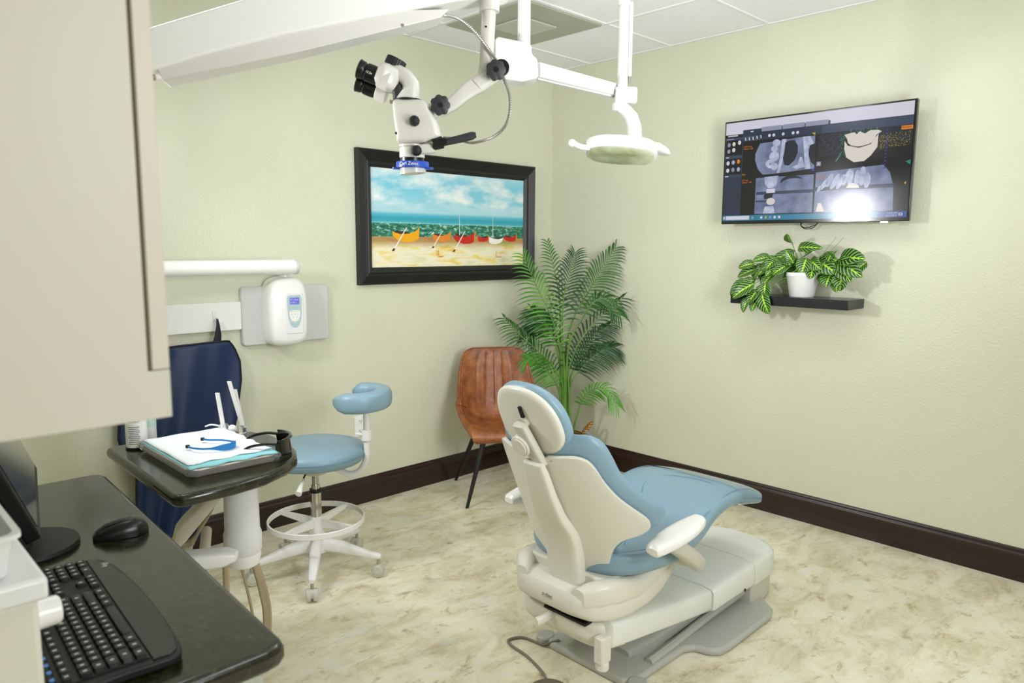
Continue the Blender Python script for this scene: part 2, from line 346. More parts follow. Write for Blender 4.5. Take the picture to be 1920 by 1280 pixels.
# ------------------------------------------------------------------ painting
x0, x1, z0, z1 = -1.5797, -.1963, 1.251, 1.9929
t = Thing('framed_painting', ((x0+x1)/2, 0, z0), 'beach painting of rowing boats in a wide black ribbed frame', 'painting')
FW = .095
b = BM(); fp = [(0, 0), (0, .030), (.008, .036), (.050, .034), (.060, .026), (.068, .030), (.078, .027), (FW, .014), (FW, 0)]
cor = [(x0, z0, 1, 1), (x1, z0, -1, 1), (x1, z1, -1, -1), (x0, z1, 1, -1)]
fp2 = []
for i in range(len(fp)-1):
    fp2.append(fp[i])
    if i == 2:
        for k in range(1, 14): u = .008+.042*k/14; fp2.append((u, .036-.0015*(k/14)-(.0022 if k % 2 else 0)))
fp2.append(fp[-1])
rings(b, [[Vector((cx+sx*u, -v, cz+sz*u)) for u, v in fp2] for cx, cz, sx, sz in cor], closed=True)
t.part('frame', b, M_frame, ang=20)
cm = canvas_mats()+[M_red, M_yel, M_org, M_brn, M_pw]
cx0, cx1, cz0, cz1 = x0+FW-.004, x1-FW+.004, z0+FW-.004, z1-FW+.004
b = BM(); uvl = b.loops.layers.uv.new('UVMap')
def cq(u0, v0, u1, v1, mi, y=-.012):
    f = b.faces.new([b.verts.new((cx0+(cx1-cx0)*u, y, cz0+(cz1-cz0)*v)) for u, v in ((u0, v0), (u1, v0), (u1, v1), (u0, v1))])
    f.material_index = mi
    for l, (p, q) in zip(f.loops, ((0, 0), (1, 0), (1, 1), (0, 1))): l[uvl].uv = (p, q)
cq(0, .452, 1, 1, 0); cq(0, .318, 1, .452, 1); cq(0, 0, 1, .318, 2)
def cp(pts, mi, y):
    f = b.faces.new([b.verts.new((cx0+(cx1-cx0)*u, y, cz0+(cz1-cz0)*v)) for u, v in pts]); f.material_index = mi
def boat(u, v, s, mi, oar=True, flip=False):
    g = -1 if flip else 1
    P = lambda L: [(u+g*s*a, v+s*1.75*c) for a, c in L]
    cp(P([(-.078, .032), (-.072, .006), (-.048, -.018), (0, -.030), (.045, -.028), (.070, -.016), (.076, .018), (.080, .050), (.06, .034), (.02, .020), (-.03, .017), (-.06, .024)]), mi, -.0125)
    cp(P([(-.068, .032), (-.03, .016), (.03, .021), (.0, .030), (-.045, .036)]), 6, -.0128)
    cp(P([(.075, .05), (.084, .058), (.080, -.008), (.070, -.018)]), 5 if mi != 4 else 4, -.013)
    if oar: cp(P([(-.074, -.075), (-.066, -.077), (.010, .055), (.006, .057)]), 7, -.0135); cp(P([(-.083, -.082), (-.068, -.082), (-.06, -.068), (-.07, -.066)]), 6, -.0137)
boat(.195, .315, 1.0, 4); boat(.415, .31, .75, 5); boat(.565, .298, .95, 3); boat(.70, .302, .55, 3, False, True); boat(.79, .285, .7, 7, False, True); boat(.895, .31, .62, 3, False)
for u, h, v0 in ((.533, .57, .34), (.765, .58, .33)): cp([(u, v0), (u+.004, v0), (u+.0015, h), (u, h)], 7, -.0131)
for u in (.06, .165, .28, .40, .59, .65, .80, .88): cp([(u, .452), (u+.006, .452), (u+.004, .468)], 7, -.0131)
for u, v in ((.385, .12), (.395, .12), (.79, .105)): cp([(u, v), (u+.004, v), (u+.003, v+.06), (u, v+.06)], 5, -.0131)
cp([(.385, .105), (.42, .105), (.435, .118), (.40, .115)], 5, -.0131); cp([(.79, .095), (.83, .1), (.835, .108), (.795, .104)], 5, -.0131)
t.part('canvas', b, cm, smooth=False)

# ------------------------------------------------------------------ television
t = Thing('television', (0, -1.86, 1.59), 'wall-mounted flat television showing dental x-ray scans', 'television')
ty1, ty0, tz0, tz1, tx = -1.378, -2.336, 1.5945, 2.141, -.115
b = BM(); box(b, (tx+.015, (ty0+ty1)/2, (tz0+tz1)/2), (.026, ty1-ty0, tz1-tz0)); bez = t.part('bezel', b, M_gloss, bevel=.003)
b = BM(); box(b, (-.045, (ty0+ty1)/2, 1.87), (.089, .35, .3)); t.part('wall_bracket', b, M_blackm)
def emat(name, col, e=.75, col2=None, var=.2, vscale=9):
    if name in MATS: return MATS[name]
    m = mat(name, col, .17, emit=e, col2=col2, var=var, vscale=vscale); bs = m.node_tree.nodes['Principled BSDF']
    for l in list(bs.inputs['Base Color'].links): m.node_tree.links.remove(l)
    bs.inputs['Base Color'].default_value = (.01, .01, .01, 1); bs.inputs['Specular IOR Level'].default_value = .45
    return m
SM = [emat('screen_white', '#E4E2F2'), emat('screen_navy', '#26344C'), emat('screen_slate', '#3A4660'), emat('screen_black', '#07090C'), emat('screen_tab_grey', '#9AA0B8'),
      emat('screen_scan', '#5A6688', .8, '#8F99BA', .22, 16), emat('screen_scan_light', '#98A3C4', .85, '#CFD4E6', .2, 30), emat('screen_bone', '#EBE3DA'), emat('screen_teal', '#2A86AA'),
      emat('screen_orange', '#F08A1C'), emat('screen_yellow', '#C9B21E'), emat('screen_green', '#1F8F78'), emat('screen_violet', '#4A2CB0'), emat('screen_blue', '#1C4C96'), emat('screen_dark_scan', '#1C2230')]
b = BM()
sy0, sy1, sz0, sz1 = ty1-.009, ty0-.004, tz1-.009, tz0+.018   # u runs along -y
lay = [0]
def SP(u, v): return (tx+.0017-lay[0]*.00012, sy0+(sy1-sy0)*u, sz0+(sz1-sz0)*v)
def poly(pts, mi, z=1):
    lay[0] = z; f = b.faces.new([b.verts.new(SP(u, v)) for u, v in pts]); f.material_index = mi
def rect(u0, v0, u1, v1, mi, z=1): poly([(u0, v0), (u1, v0), (u1, v1), (u0, v1)], mi, z)
def ell(u, v, a, c, mi, z=3, n=18, rot=0):
    poly([(u+(a*math.cos(k*2*PI/n)*math.cos(rot)-c*1.0*math.sin(k*2*PI/n)*math.sin(rot)), v+1.75*(a*math.cos(k*2*PI/n)*math.sin(rot)+c*math.sin(k*2*PI/n)*math.cos(rot))) for k in range(n)], mi, z)
rect(0, 0, .987, 1, 3, 16)
lay0 = 17
def R_(u0, v0, u1, v1, mi, z=0): rect(u0, v0, u1, v1, mi, lay0+z)
def P_(pts, mi, z=0): poly(pts, mi, lay0+z)
def E_(u, v, a, c, mi, z=2, rot=0, n=18): ell(u, v, a, c, mi, lay0+z, n, rot)
R_(0, 0, .985, .125, 0, 1); R_(.21, .085, .985, .145, 1, 1.2)
for u0, u1 in ((.215, .33), (.335, .455), (.46, .58)): R_(u0, .075, u1, .118, 4, 2)
R_(.215, .118, .59, .124, 0, 2.2) if False else None
R_(.59, .0, .985, .118, 0, 2); R_(.105, .085, .21, .2, 2, 2); R_(.105, .12, .985, .2, 1, 1.6); R_(.105, .085, .212, .15, 1, 2.1)
R_(.55, .125, .985, .2, 2, 1.8)
R_(0, .125, .108, .945, 1, 1); R_(.0, .12, .104, .145, 3, 2.5); R_(.014, .127, .075, .138, 0, 3)
R_(0, .155, .104, .175, 2, 2); R_(.006, .18, .102, .325, 3, 2); R_(.0, .335, .104, .36, 2, 2); R_(.006, .365, .102, .52, 3, 2); R_(0, .53, .104, .552, 2, 2); R_(.004, .536, .026, .546, 0, 3)
R_(.006, .16, .05, .168, 4, 3); R_(.006, .343, .024, .352, 0, 3)
for u, v, mi in ((.022, .22, 4), (.052, .215, 7), (.086, .205, 0), (.022, .285, 4), (.052, .275, 0), (.02, .405, 0), (.052, .40, 6), (.084, .395, 9), (.02, .48, 0), (.052, .475, 4), (.086, .475, 6)):
    E_(u, v, .010, .013, mi, 3, 0, 9)
for u, v in ((.118, .178), (.141, .178), (.163, .177), (.186, .172), (.209, .168)):
    P_([(u, v-.018), (u+.006, v-.014), (u+.008, v+.016), (u+.002, v+.012)], 0, 3)
for u in (.262, .287, .34, .395, .42): E_(u, .165, .008, .009, 0, 3, 0, 9)
R_(.150, .100, .168, .112, 0, 3)
R_(.108, .2, .985, .94, 3, 1)
# upper left scan
P_([(.21, .235), (.51, .205), (.515, .205), (.52, .52), (.235, .55), (.205, .49), (.185, .4), (.185, .33)], 5, 3)
R_(.2, .2, .52, .213, 3, 4)
P_([(.335, .215), (.36, .215), (.355, .35), (.33, .54), (.315, .54), (.33, .38)], 6, 4)
P_([(.45, .21), (.49, .21), (.512, .29), (.48, .33), (.5, .52), (.47, .52), (.46, .36)], 6, 4)
P_([(.355, .25), (.375, .235), (.405, .235), (.425, .29), (.427, .36), (.41, .43), (.38, .475), (.355, .465), (.345, .40), (.352, .33)], 14, 5)
P_([(.488, .30), (.52, .28), (.52, .49), (.5, .46), (.486, .39)], 14, 5)
for u, v, a, c, r in ((.305, .245, .022, .02, .3), (.295, .30, .02, .016, .2), (.295, .375, .028, .028, .5), (.275, .445, .028, .024, .3), (.30, .475, .02, .02, 0)): E_(u, v, a, c, 6, 5, r)
E_(.275, .445, .006, .006, 5, 6)
P_([(.44, .40), (.45, .40), (.47, .5), (.42, .515), (.40, .49), (.43, .47)], 6, 5)
P_([(.497, .185), (.515, .182), (.515, .21)], 10, 7); P_([(.50, .53), (.52, .515), (.52, .55)], 12, 7)
# lower left scan
R_(.195, .575, .52, .935, 5, 2); R_(.195, .545, .52, .56, 3, 4)
R_(.2, .715, .52, .745, 2, 2.6); R_(.2, .80, .3, .82, 2, 2.6)
P_([(.245, .57), (.325, .565), (.315, .66), (.295, .685), (.27, .685), (.25, .64)], 6, 3)
R_(.26, .69, .31, .73, 0, 4); P_([(.255, .735), (.30, .735), (.295, .78), (.25, .79), (.245, .76)], 14, 3.5)
E_(.288, .815, .025, .02, 7, 4); P_([(.245, .935), (.255, .865), (.305, .86), (.315, .935)], 6, 4)
P_([(.335, .645), (.345, .60), (.375, .57), (.41, .568), (.44, .585), (.46, .61), (.43, .60), (.39, .60), (.36, .615)], 14, 4)
# upper right model
P_([(.535, .215), (.985, .2), (.985, .33), (.86, .40), (.82, .42), (.82, .26), (.66, .22), (.66, .4), (.535, .42)], 14, 1.5)
P_([(.665, .235), (.70, .222), (.715, .22), (.725, .24), (.74, .215), (.765, .24), (.79, .215), (.83, .22), (.845, .235), (.82, .26), (.812, .31), (.79, .335), (.74, .355), (.70, .335), (.685, .31), (.68, .275)], 7, 4)
P_([(.668, .29), (.685, .335), (.74, .363), (.795, .34), (.83, .25), (.828, .37), (.80, .44), (.77, .485), (.72, .49), (.68, .44), (.668, .36)], 7, 4)
P_([(.69, .337), (.74, .358), (.79, .338), (.74, .352)], 3, 5)
for k in range(230):
    u = random.uniform(.835, .975); v = random.uniform(.235, .36)+(u-.835)*-.15+.03; s = .0022
    P_([(u, v), (u+s*1.6, v), (u+s, v+s*2)], 10, 3)
for k in range(60):
    u = random.uniform(.55, .66); v = random.uniform(.25, .36); s = .002; P_([(u, v), (u+s*1.5, v), (u+s, v+s*1.8)], random.choice((10, 4, 12)), 3)
for k in range(60):
    u = random.gauss(.665, .012); v = random.uniform(.22, .42); s = .0035; P_([(u, v), (u+s, v-s), (u+s, v+s*3)], 11, 3)
for k in range(26):
    u = random.uniform(.69, .83); v = random.uniform(.19, .22); s = .004; P_([(u, v), (u+s, v-s), (u+s, v+s*4)], 11, 3)
for k in range(12): v = .22+.03*k; R_(.866, v, .872, v+.014, 12, 3)
P_([(.66, .38), (.655, .40), (.635, .47), (.625, .47), (.65, .4)], 11, 3)
R_(.933, .205, .985, .238, 9, 4); R_(.53, .46, .553, .50, 4, 3)
P_([(.962, .515), (.985, .50), (.985, .545)], 11, 4); P_([(.962, .70), (.972, .685), (.97, .715)], 10, 4)
# lower right scan
P_([(.53, .56), (.862, .53), (.895, .60), (.915, .72), (.92, .94), (.53, .94)], 5, 2)
R_(.525, .70, .915, .735, 2, 2.3)
for u, v, a, c, r in ((.553, .715, .02, .009, -1.0), (.577, .675, .034, .012, -1.0), (.603, .64, .038, .013, -1.2), (.632, .655, .045, .014, -1.1), (.66, .66, .042, .013, -1.15), (.69, .62, .045, .013, -1.2), (.71, .63, .04, .012, -1.4), (.74, .63, .04, .013, -1.5), (.765, .62, .05, .018, -1.5), (.79, .66, .04, .016, -1.5)): E_(u, v, a, c, 6, 4, r)
P_([(.69, .72), (.70, .685), (.72, .675), (.75, .70), (.755, .725)], 7, 5)
P_([(.54, .93), (.55, .85), (.565, .85), (.585, .93)], 7, 5)
for u in (.65, .68, .71, .74): E_(u, .86, .015, .02, 6, 4)
# taskbar
R_(0, .945, .985, 1, 8, 4); R_(.02, .952, .165, .99, 0, 5); R_(.85, .945, .985, 1, 13, 5); P_([(.005, .96), (.014, .957), (.014, .985), (.005, .982)], 0, 6)
for u, mi in ((.185, 4), (.212, 11), (.238, 0), (.264, 10), (.29, 4), (.316, 0), (.342, 7)): E_(u, .972, .007, .008, mi, 6, 0, 10)
R_(.948, .962, .965, .984, 0, 6); R_(.951, .966, .962, .979, 13, 7)
scr = t.part('screen', b, SM, smooth=False)
def stext(s, size, u, v, mi):
    lay[0] = 30; return t.part('screen_text', textbm(s, size, axes(SP(u, v), (0, -1, 0), (0, 0, 1)), .00005), mi, scr, smooth=False)
for s, size, u, v, mi in (('10:03 AM', .0115, .895, .968, SM[0]), ('5/22/2024', .0115, .892, .99, SM[0]), ('A', .022, .535, .495, SM[0]), ('PREVIEW', .0105, .9355, .228, SM[3]),
                          ('+20.0 mm', .0115, .113, .262, SM[9]), ('Zoom: 1.20', .0115, .113, .283, SM[9]), ('4.7 mm', .0115, .113, .598, SM[9]), ('Zoom: 1.20', .0115, .113, .62, SM[9]), ('-17.4 mm', .0115, .532, .598, SM[9]), ('Zoom: 1.20', .0115, .532, .62, SM[9]), ('R20', .012, .11, .54, SM[10])):
    stext(s, size, u, v, mi)
b = BM(); box(b, (tx+.002, ty0+.105, tz0-.003), (.012, .035, .008)); t.part('sensor', b, M_steel, bez)
b = BM(); tube(b, [(-.03, -1.80, 1.60), (-.04, -1.795, 1.585), (-.045, -1.825, 1.572), (-.04, -1.87, 1.585), (-.03, -1.885, 1.60)], .0022, 6); tube(b, [(-.03, -1.79, 1.60), (-.04, -1.80, 1.578), (-.045, -1.83, 1.565), (-.04, -1.865, 1.575), (-.03, -1.88, 1.60)], .0022, 6)
t.part('power_cord', b, M_blackp)

# ------------------------------------------------------------------ shelf and prayer plant
b = BM(); box(b, (-.1, -1.8125, 1.196), (.2, .62, .048)); single('floating_shelf', b, mat('black_lacquer', '#15171B', .25), (-.1, -1.8125, 1.172), 'short black floating shelf on the wall under the television', 'shelf', bevel=.0015)
px, py, pz = -.105, -1.85, 1.2202
t = Thing('prayer_plant', (px, py, pz), 'prayer plant with striped leaves in a white pot on the black shelf', 'plant')
b = BM(); lathe(b, [(.056, 0), (.060, .004), (.078, .105), (.081, .108), (.081, .125), (.076, .125), (.073, .112)], (px, py, pz)); t.part('pot', b, M_ceramic)
b = BM(); cyl(b, (px, py, pz+.105), (px, py, pz+.112), .074); t.part('soil', b, M_soil)
LV = [(-1.784, 1.493, -1.792, 1.528, .037), (-1.822, 1.47, -1.969, 1.468, .039), (-1.791, 1.455, -1.682, 1.378, .042), (-1.781, 1.447, -1.821, 1.397, .039), (-1.68, 1.42, -1.614, 1.398, .037), (-1.603, 1.385, -1.529, 1.364, .026), (-1.621, 1.361, -1.514, 1.315, .045), (-1.638, 1.362, -1.659, 1.284, .045), (-1.573, 1.304, -1.507, 1.223, .039), (-1.631, 1.282, -1.537, 1.209, .063), (-1.687, 1.285, -1.694, 1.204, .068), (-1.679, 1.232, -1.722, 1.14, .058), (-1.652, 1.204, -1.649, 1.161, .042), (-1.612, 1.212, -1.602, 1.175, .026), (-1.726, 1.379, -1.701, 1.337, .037), (-1.785, 1.381, -1.739, 1.344, .047), (-1.838, 1.367, -1.762, 1.303, .047), (-1.882, 1.418, -1.875, 1.353, .058), (-1.917, 1.389, -1.92, 1.326, .058), (-1.876, 1.348, -1.888, 1.308, .042), (-1.85, 1.433, -1.91, 1.453, .037), (-1.933, 1.409, -2.035, 1.352, .063), (-1.952, 1.345, -1.969, 1.316, .032), (-2.0, 1.454, -2.007, 1.41, .032), (-1.967, 1.429, -2.017, 1.415, .032), (-2.036, 1.416, -2.163, 1.418, .068), (-2.036, 1.411, -2.154, 1.341, .063), (-2.037, 1.396, -2.109, 1.316, .058), (-2.001, 1.346, -2.0, 1.287, .058), (-2.059, 1.348, -2.063, 1.295, .058), (-2.033, 1.303, -2.05, 1.272, .037), (-2.168, 1.404, -2.147, 1.379, .032), (-1.756, 1.421, -1.784, 1.401, .042), (-1.706, 1.332, -1.686, 1.3, .042), (-1.59, 1.297, -1.617, 1.329, .032), (-1.822, 1.382, -1.81, 1.407, .037), (-1.60, 1.30, -1.55, 1.25, .05), (-1.66, 1.36, -1.60, 1.34, .05), (-1.70, 1.34, -1.66, 1.27, .05), (-1.72, 1.42, -1.70, 1.38, .05), (-1.65, 1.25, -1.62, 1.18, .05), (-1.95, 1.43, -2.02, 1.40, .05), (-1.74, 1.40, -1.66, 1.36, .05), (-1.70, 1.39, -1.64, 1.33, .05), (-1.80, 1.40, -1.76, 1.36, .05), (-1.90, 1.41, -1.96, 1.37, .05), (-1.98, 1.40, -2.03, 1.34, .05)]
rnd = random.Random(3)
def leafmesh(base, tip, wid, nrm, droop, nl=10, nw=6):
    b = BM(); uvl = b.loops.layers.uv.new('UVMap'); D = tip-base; L = D.length; d = D.normalized(); s = d.cross(nrm).normalized(); n = s.cross(d).normalized(); G = []
    for i in range(nl+1):
        t_ = i/nl; ww = wid*(math.sin(PI*min(1, t_**.75*.97+.02)))**.6 if 0 < t_ < 1 else wid*.06; row = []
        for j in range(nw+1):
            a = j/nw-.5; row.append((b.verts.new(base+D*t_+n*(droop*L*math.sin(PI*t_)+abs(a)*ww*.35)+s*(a*ww)), (t_, j/nw)))
        G.append(row)
    for i in range(nl):
        for j in range(nw):
            q = (G[i][j], G[i][j+1], G[i+1][j+1], G[i+1][j]); f = b.faces.new([k[0] for k in q])
            for l, k in zip(f.loops, q): l[uvl].uv = k[1]
    return b
sb = BM()
for i, (y0, zz0, y1, zz1, wd) in enumerate(LV):
    dx = rnd.uniform(-.015, .02); front = -.04 if zz1 < 1.24 else 0
    bx = -.13+dx+front*1.4; txx = -.15+dx+rnd.uniform(-.03, .015)+front*1.3
    if zz1 > 1.44 or zz0 > 1.44: bx += .03; txx += .0
    base = Vector((bx, y0, zz0)); tip = Vector((txx, y1, zz1)); L_ = (tip-base).length
    tip = base+(tip-base)*(max(L_, .080)/L_)*1.12
    nr = Vector((-1, rnd.uniform(-.25, .25), rnd.uniform(.15, .6))); t.part('leaf', leafmesh(base, tip, max(wd, .04)*1.35, nr, .07), M_prayer, solid=.0006)
    o_ = Vector((px, py+rnd.uniform(-.03, .03), pz+.11)); mid = (o_+base)/2+Vector((-.01, 0, .025)); tube(sb, [o_, mid, base], .0014, 5, 5)
for p in ((-1.777, 1.545), (-2.012, 1.52), (-2.05, 1.52)): tube(sb, [(px, py-.02, pz+.11), (-.1, (p[0]+py)/2, 1.42), (-.12, p[0], p[1])], .0009, 5, 5)
t.part('stems', sb, M_stem)

# ------------------------------------------------------------------ palm in a basket
PX, PY = -.30, -.42
t = Thing('woven_basket', (PX, PY, 0), 'woven straw basket holding the tall palm in the corner', 'basket')
b = BM(); lathe(b, [(.10, 0), (.135, .02), (.15, .07), (.145, .13), (.122, .19), (.112, .235), (.120, .262), (.112, .262), (.104, .235), (.112, .19), (.13, .1)], (PX, PY, 0), seg=48); t.part('body', b, M_basket)
for s in (1, -1):
    b = BM(); ca, sa = math.cos(YAW)*s, -math.sin(YAW)*s
    tube(b, [(PX+ca*.112-sa*.035, PY+sa*.112+ca*.035, .25), (PX+ca*.15-sa*.03, PY+sa*.15+ca*.03, .31), (PX+ca*.175, PY+sa*.175, .335), (PX+ca*.15+sa*.03, PY+sa*.15-ca*.03, .31), (PX+ca*.112+sa*.035, PY+sa*.112-ca*.035, .25)], .009, 8, 6)
    t.part('handle', b, M_basket)
t = Thing('palm_plant', (PX, PY, .2), 'tall leafy palm with arching fronds in the room corner', 'plant', M=camframe((PX, PY, 0)))
b = BM(); cyl(b, (0, 0, .2), (0, 0, .215), .105); t.part('soil', b, M_soil)
FR = [([(-0.013, 0.308), (-0.038, 0.787), (-0.103, 1.021), (-0.202, 1.216), (-0.289, 1.409)], -.16, 1, .19, .30),
 ([(-0.013, 0.308), (-0.038, 0.787), (-0.042, 1.034), (-0.056, 1.205), (-0.095, 1.362), (-0.127, 1.493)], .10, 0, .12, .45),
 ([(-0.009, 0.308), (-0.026, 0.812), (-0.029, 0.997), (-0.019, 1.156), (0.021, 1.302), (0.049, 1.423)], .06, 2, .19, .40),
 ([(-0.007, 0.308), (-0.001, 0.812), (0.056, 1.034), (0.151, 1.194), (0.221, 1.315), (0.315, 1.454)], .05, 0, .20, .42),
 ([(0.0, 0.308), (0.007, 0.612), (0.036, 0.75), (0.095, 0.887), (0.215, 1.035), (0.347, 1.146)], -.08, 2, .16, .30),
 ([(-0.013, 0.308), (-0.017, 0.562), (-0.074, 0.687), (-0.173, 0.799), (-0.298, 0.909), (-0.408, 1.019)], -.10, 0, .14, .38),
 ([(-0.019, 0.308), (-0.035, 0.499), (-0.073, 0.612), (-0.136, 0.699), (-0.198, 0.761), (-0.272, 0.786)], -.20, 1, .14, .35),
 ([(0.006, 0.308), (0.033, 0.587), (0.099, 0.688), (0.172, 0.763), (0.256, 0.813), (0.318, 0.826)], .02, 2, .15, .35),
 ([(0.044, 0.258), (0.079, 0.398), (0.102, 0.487), (0.163, 0.563), (0.249, 0.582), (0.325, 0.488)], -.14, 1, .11, .35),
 ([(-0.009, 0.308), (-0.025, 0.687), (-0.064, 0.861), (-0.127, 0.96), (-0.188, 0.996), (-0.242, 0.91)], .05, 2, .17, .50),
 ([(-0.004, 0.308), (0.01, 0.812), (0.093, 1.01), (0.164, 1.121), (0.236, 1.145), (0.324, 1.06)], -.12, 0, .13, .50),
 ([(-0.02, 0.308), (-0.03, 0.6), (-0.06, 0.80), (-0.11, 0.93), (-0.17, 1.02), (-0.23, 1.07)], -.02, 0, .15, .45),
 ([(0.01, 0.308), (0.02, 0.56), (0.05, 0.68), (0.11, 0.79), (0.19, 0.90), (0.28, 0.97)], .0, 2, .15, .40)]
rp = random.Random(11)
for fi, (pts, depth, mi, ll, st) in enumerate(FR):
    n = len(pts); P3 = [Vector((x*.97+.0, depth*(i/(n-1))**1.5+rp.uniform(-.004, .004)+(.02*math.sin(fi*2.3)), z)) for i, (x, z) in enumerate(pts)]
    Q = catmull(P3, 10); m = len(Q); b = BM(); tube(b, Q, .004, 6, smooth=False, radii=lambda q: .0062*(1-q)+.0015)
    stem = t.part('frond_stem', b, M_stem)
    b = BM(); nl = int(23 if ll > .13 else 18)
    for k in range(nl):
        f = st+(1-st)*(k/(nl-1))**.92; ii = f*(m-1); i0 = min(int(ii), m-2); p = Q[i0].lerp(Q[i0+1], ii-i0); T = (Q[i0+1]-Q[i0]).normalized()
        view = Vector((0, -1, .15)); side = T.cross(view).normalized(); q = k/(nl-1)
        Lf = ll*(.55+1.0*math.sin(PI*(.12+.66*q)))*.78*(1-.35*q)
        for s in (1, -1):
            sd = side*s; dir_ = (sd*(.9-.38*q)+T*(.55+.45*q)+Vector((0, rp.uniform(-.30, .25), 0))).normalized()
            Lk = Lf*rp.uniform(.9, 1.08); c0 = p; pr_ = None; wv = .0066*(1-.3*q)
            nn = 5; up_ = dir_.cross(T).normalized(); wd_ = dir_.cross(up_).normalized(); rows = []
            for j in range(nn+1):
                u = j/nn; drp = Vector((0, 0, -1))*Lk*.46*u*u; c = c0+dir_*(Lk*u)+drp; ww = wv*(math.sin(PI*(.15+.80*u)))*(1 if j < nn else .15)
                rows.append((b.verts.new(c-wd_*ww), b.verts.new(c+up_*ww*.35), b.verts.new(c+wd_*ww)))
            for j in range(nn):
                for e in (0, 1): b.faces.new((rows[j][e], rows[j][e+1], rows[j+1][e+1], rows[j+1][e]))
    W = t.M; Mi = W.inverted()
    for v in b.verts:       # keep leaflets clear of the two walls
        g_ = W @ v.co; g_.x = min(g_.x, -.012); g_.y = min(g_.y, -.05 if g_.z > 1.2 and g_.x < -.15 else -.012); v.co = Mi @ g_
    t.part('frond', b, (M_palm, M_palmlt, M_palmdk)[mi], ang=80)
b = BM()
for k in range(7):
    a = k*2.4; r = .02+.012*(k % 3); tube(b, [(r*math.cos(a), r*math.sin(a), .2), (r*.8*math.cos(a)-.01, r*.7*math.sin(a), .55), (r*.5*math.cos(a)-.02, r*.5*math.sin(a), .8)], .009, 8, 5, radii=lambda q: .0095-.004*q)
t.part('stalks', b, M_stem)

# ------------------------------------------------------------------ guest chair
ga = math.atan2(-.84, -.54)      # facing direction
GM = axes((-.865, -.40, 0), (math.cos(ga+PI/2)*-1, math.sin(ga+PI/2)*-1, 0), (math.cos(ga), math.sin(ga), 0))
if GM.to_3x3().col[2].z < 0: GM = Matrix(((GM[0][0]*-1, GM[0][1], 0, GM[0][3]), (GM[1][0]*-1, GM[1][1], 0, GM[1][3]), (0, 0, 1, 0), (0, 0, 0, 1)))
t = Thing('guest_chair', (-.865, -.40, 0), 'tan leather bucket chair with black metal legs beside the palm', 'chair', M=GM)
rows = [(.215, .375, .175, 0), (.235, .395, .20, .004), (.215, .412, .215, .02), (.13, .406, .235, .065), (.02, .395, .245, .115), (-.07, .395, .248, .155), (-.135, .42, .245, .165), (-.175, .475, .240, .150), (-.198, .55, .234, .122), (-.212, .635, .226, .088), (-.224, .72, .213, .055), (-.232, .79, .196, .03), (-.236, .825, .172, .015), (-.236, .842, .13, .006)]
P = catmull([(w_, y_, z_) for y_, z_, w_, c_ in rows], 4); Cc = catmull([(c_, 0, 0) for y_, z_, w_, c_ in rows], 4); G = []; b = BM(); NU = 56
for i, p in enumerate(P):
    T = P[min(i+1, len(P)-1)]-P[max(i-1, 0)]; T = Vector((0, T.y, T.z)).normalized(); n = Vector((0, T.z, -T.y)); n = -n if n.dot(Vector((0, .6, .8))) < 0 else n
    row = []
    for j in range(NU+1):
        u = j/NU*2-1; back = max(0, min(1, (p.z-.47)/.05))*max(0, min(1, (.83-p.z)/.03)); ch = 0
        if abs(u) < .78: ch = -.006*back*(1-min(1, abs(((u+.78)/.26) % 1-.0)*9, abs(1-((u+.78)/.26) % 1)*9))
        row.append(b.verts.new(Vector((u*p.x, p.y, p.z))+n*(Cc[i].x*abs(u)**2.6+ch)))
    G.append(row)
for i in range(len(G)-1):
    for j in range(NU): b.faces.new((G[i][j], G[i][j+1], G[i+1][j+1], G[i+1][j]))
rim = [v.co.copy() for v in G[0]]+[r[-1].co.copy() for r in G[1:]]+[v.co.copy() for v in G[-1][::-1]]+[r[0].co.copy() for r in G[1:-1][::-1]]
shell = t.part('seat_shell', b, M_leather, solid=.034, bevel=.008, segs=3)
b = BM(); tube(b, [Vector(q)+Vector((0, .004, .004)) for q in rim[::2]]+[rim[0]], .0042, 6, smooth=False); t.part('piping', b, M_leather, shell)
b = BM(); lathe(b, [(.10, 0), (.12, .004), (.12, .018), (.06, .03)], (0, .02, .352)); t.part('seat_mount', b, M_blackm)
for sx, sy in ((1, 1), (-1, 1), (1, -1), (-1, -1)):
    b = BM(); tube(b, [(sx*.115, .02+sy*.12, .380), (sx*.235, .0+sy*.255, 0)], .016, 12, smooth=False, radii=lambda q: .017-.008*q); lg = t.part('leg', b, M_blackm)
    b = BM(); cyl(b, (sx*.2345, sy*.2545, 0), (sx*.2345, sy*.2545, .006), .010, seg=12); t.part('foot', b, M_steel, lg)

# ------------------------------------------------------------------ dental chair
cy = -1.96
t = Thing('dental_chair', (-1.5, cy, 0), 'light blue reclining dental chair with ivory shell and armrests', 'dental chair')
n_, d_ = Vector((.917, 0, .40)), Vector((.40, 0, -.917)); YV = Vector((0, 1, 0))
half = [(-1.93, .0), (-1.93, .10), (-1.93, .165), (-1.90, .20), (-1.86, .2), (-1.60, .2), (-1.565, .22), (-1.55, .27), (-1.52, .302), (-1.46, .308), (-1.14, .305), (-1.085, .285), (-1.06, .25), (-1.0, .18), (-1.0, .0)]
out = [(x, cy-y) for x, y in half]+[(x, cy+y) for x, y in half[::-1][1:-1]]
b = BM(); prism(b, out, .0, .028); base = t.part('base_plate', b, M_base, bevel=.012, segs=3)
b = BM(); rings(b, [sring((x, cy, z), (0, 1, 0), (0, 0, 1), w_, h_, 4, 24) for x, z, w_, h_ in ((-1.80, .03, .10, .02), (-1.7, .04, .13, .03), (-1.4, .055, .14, .045), (-1.0, .06, .14, .05))]); t.part('base_ridge', b, M_base, base)
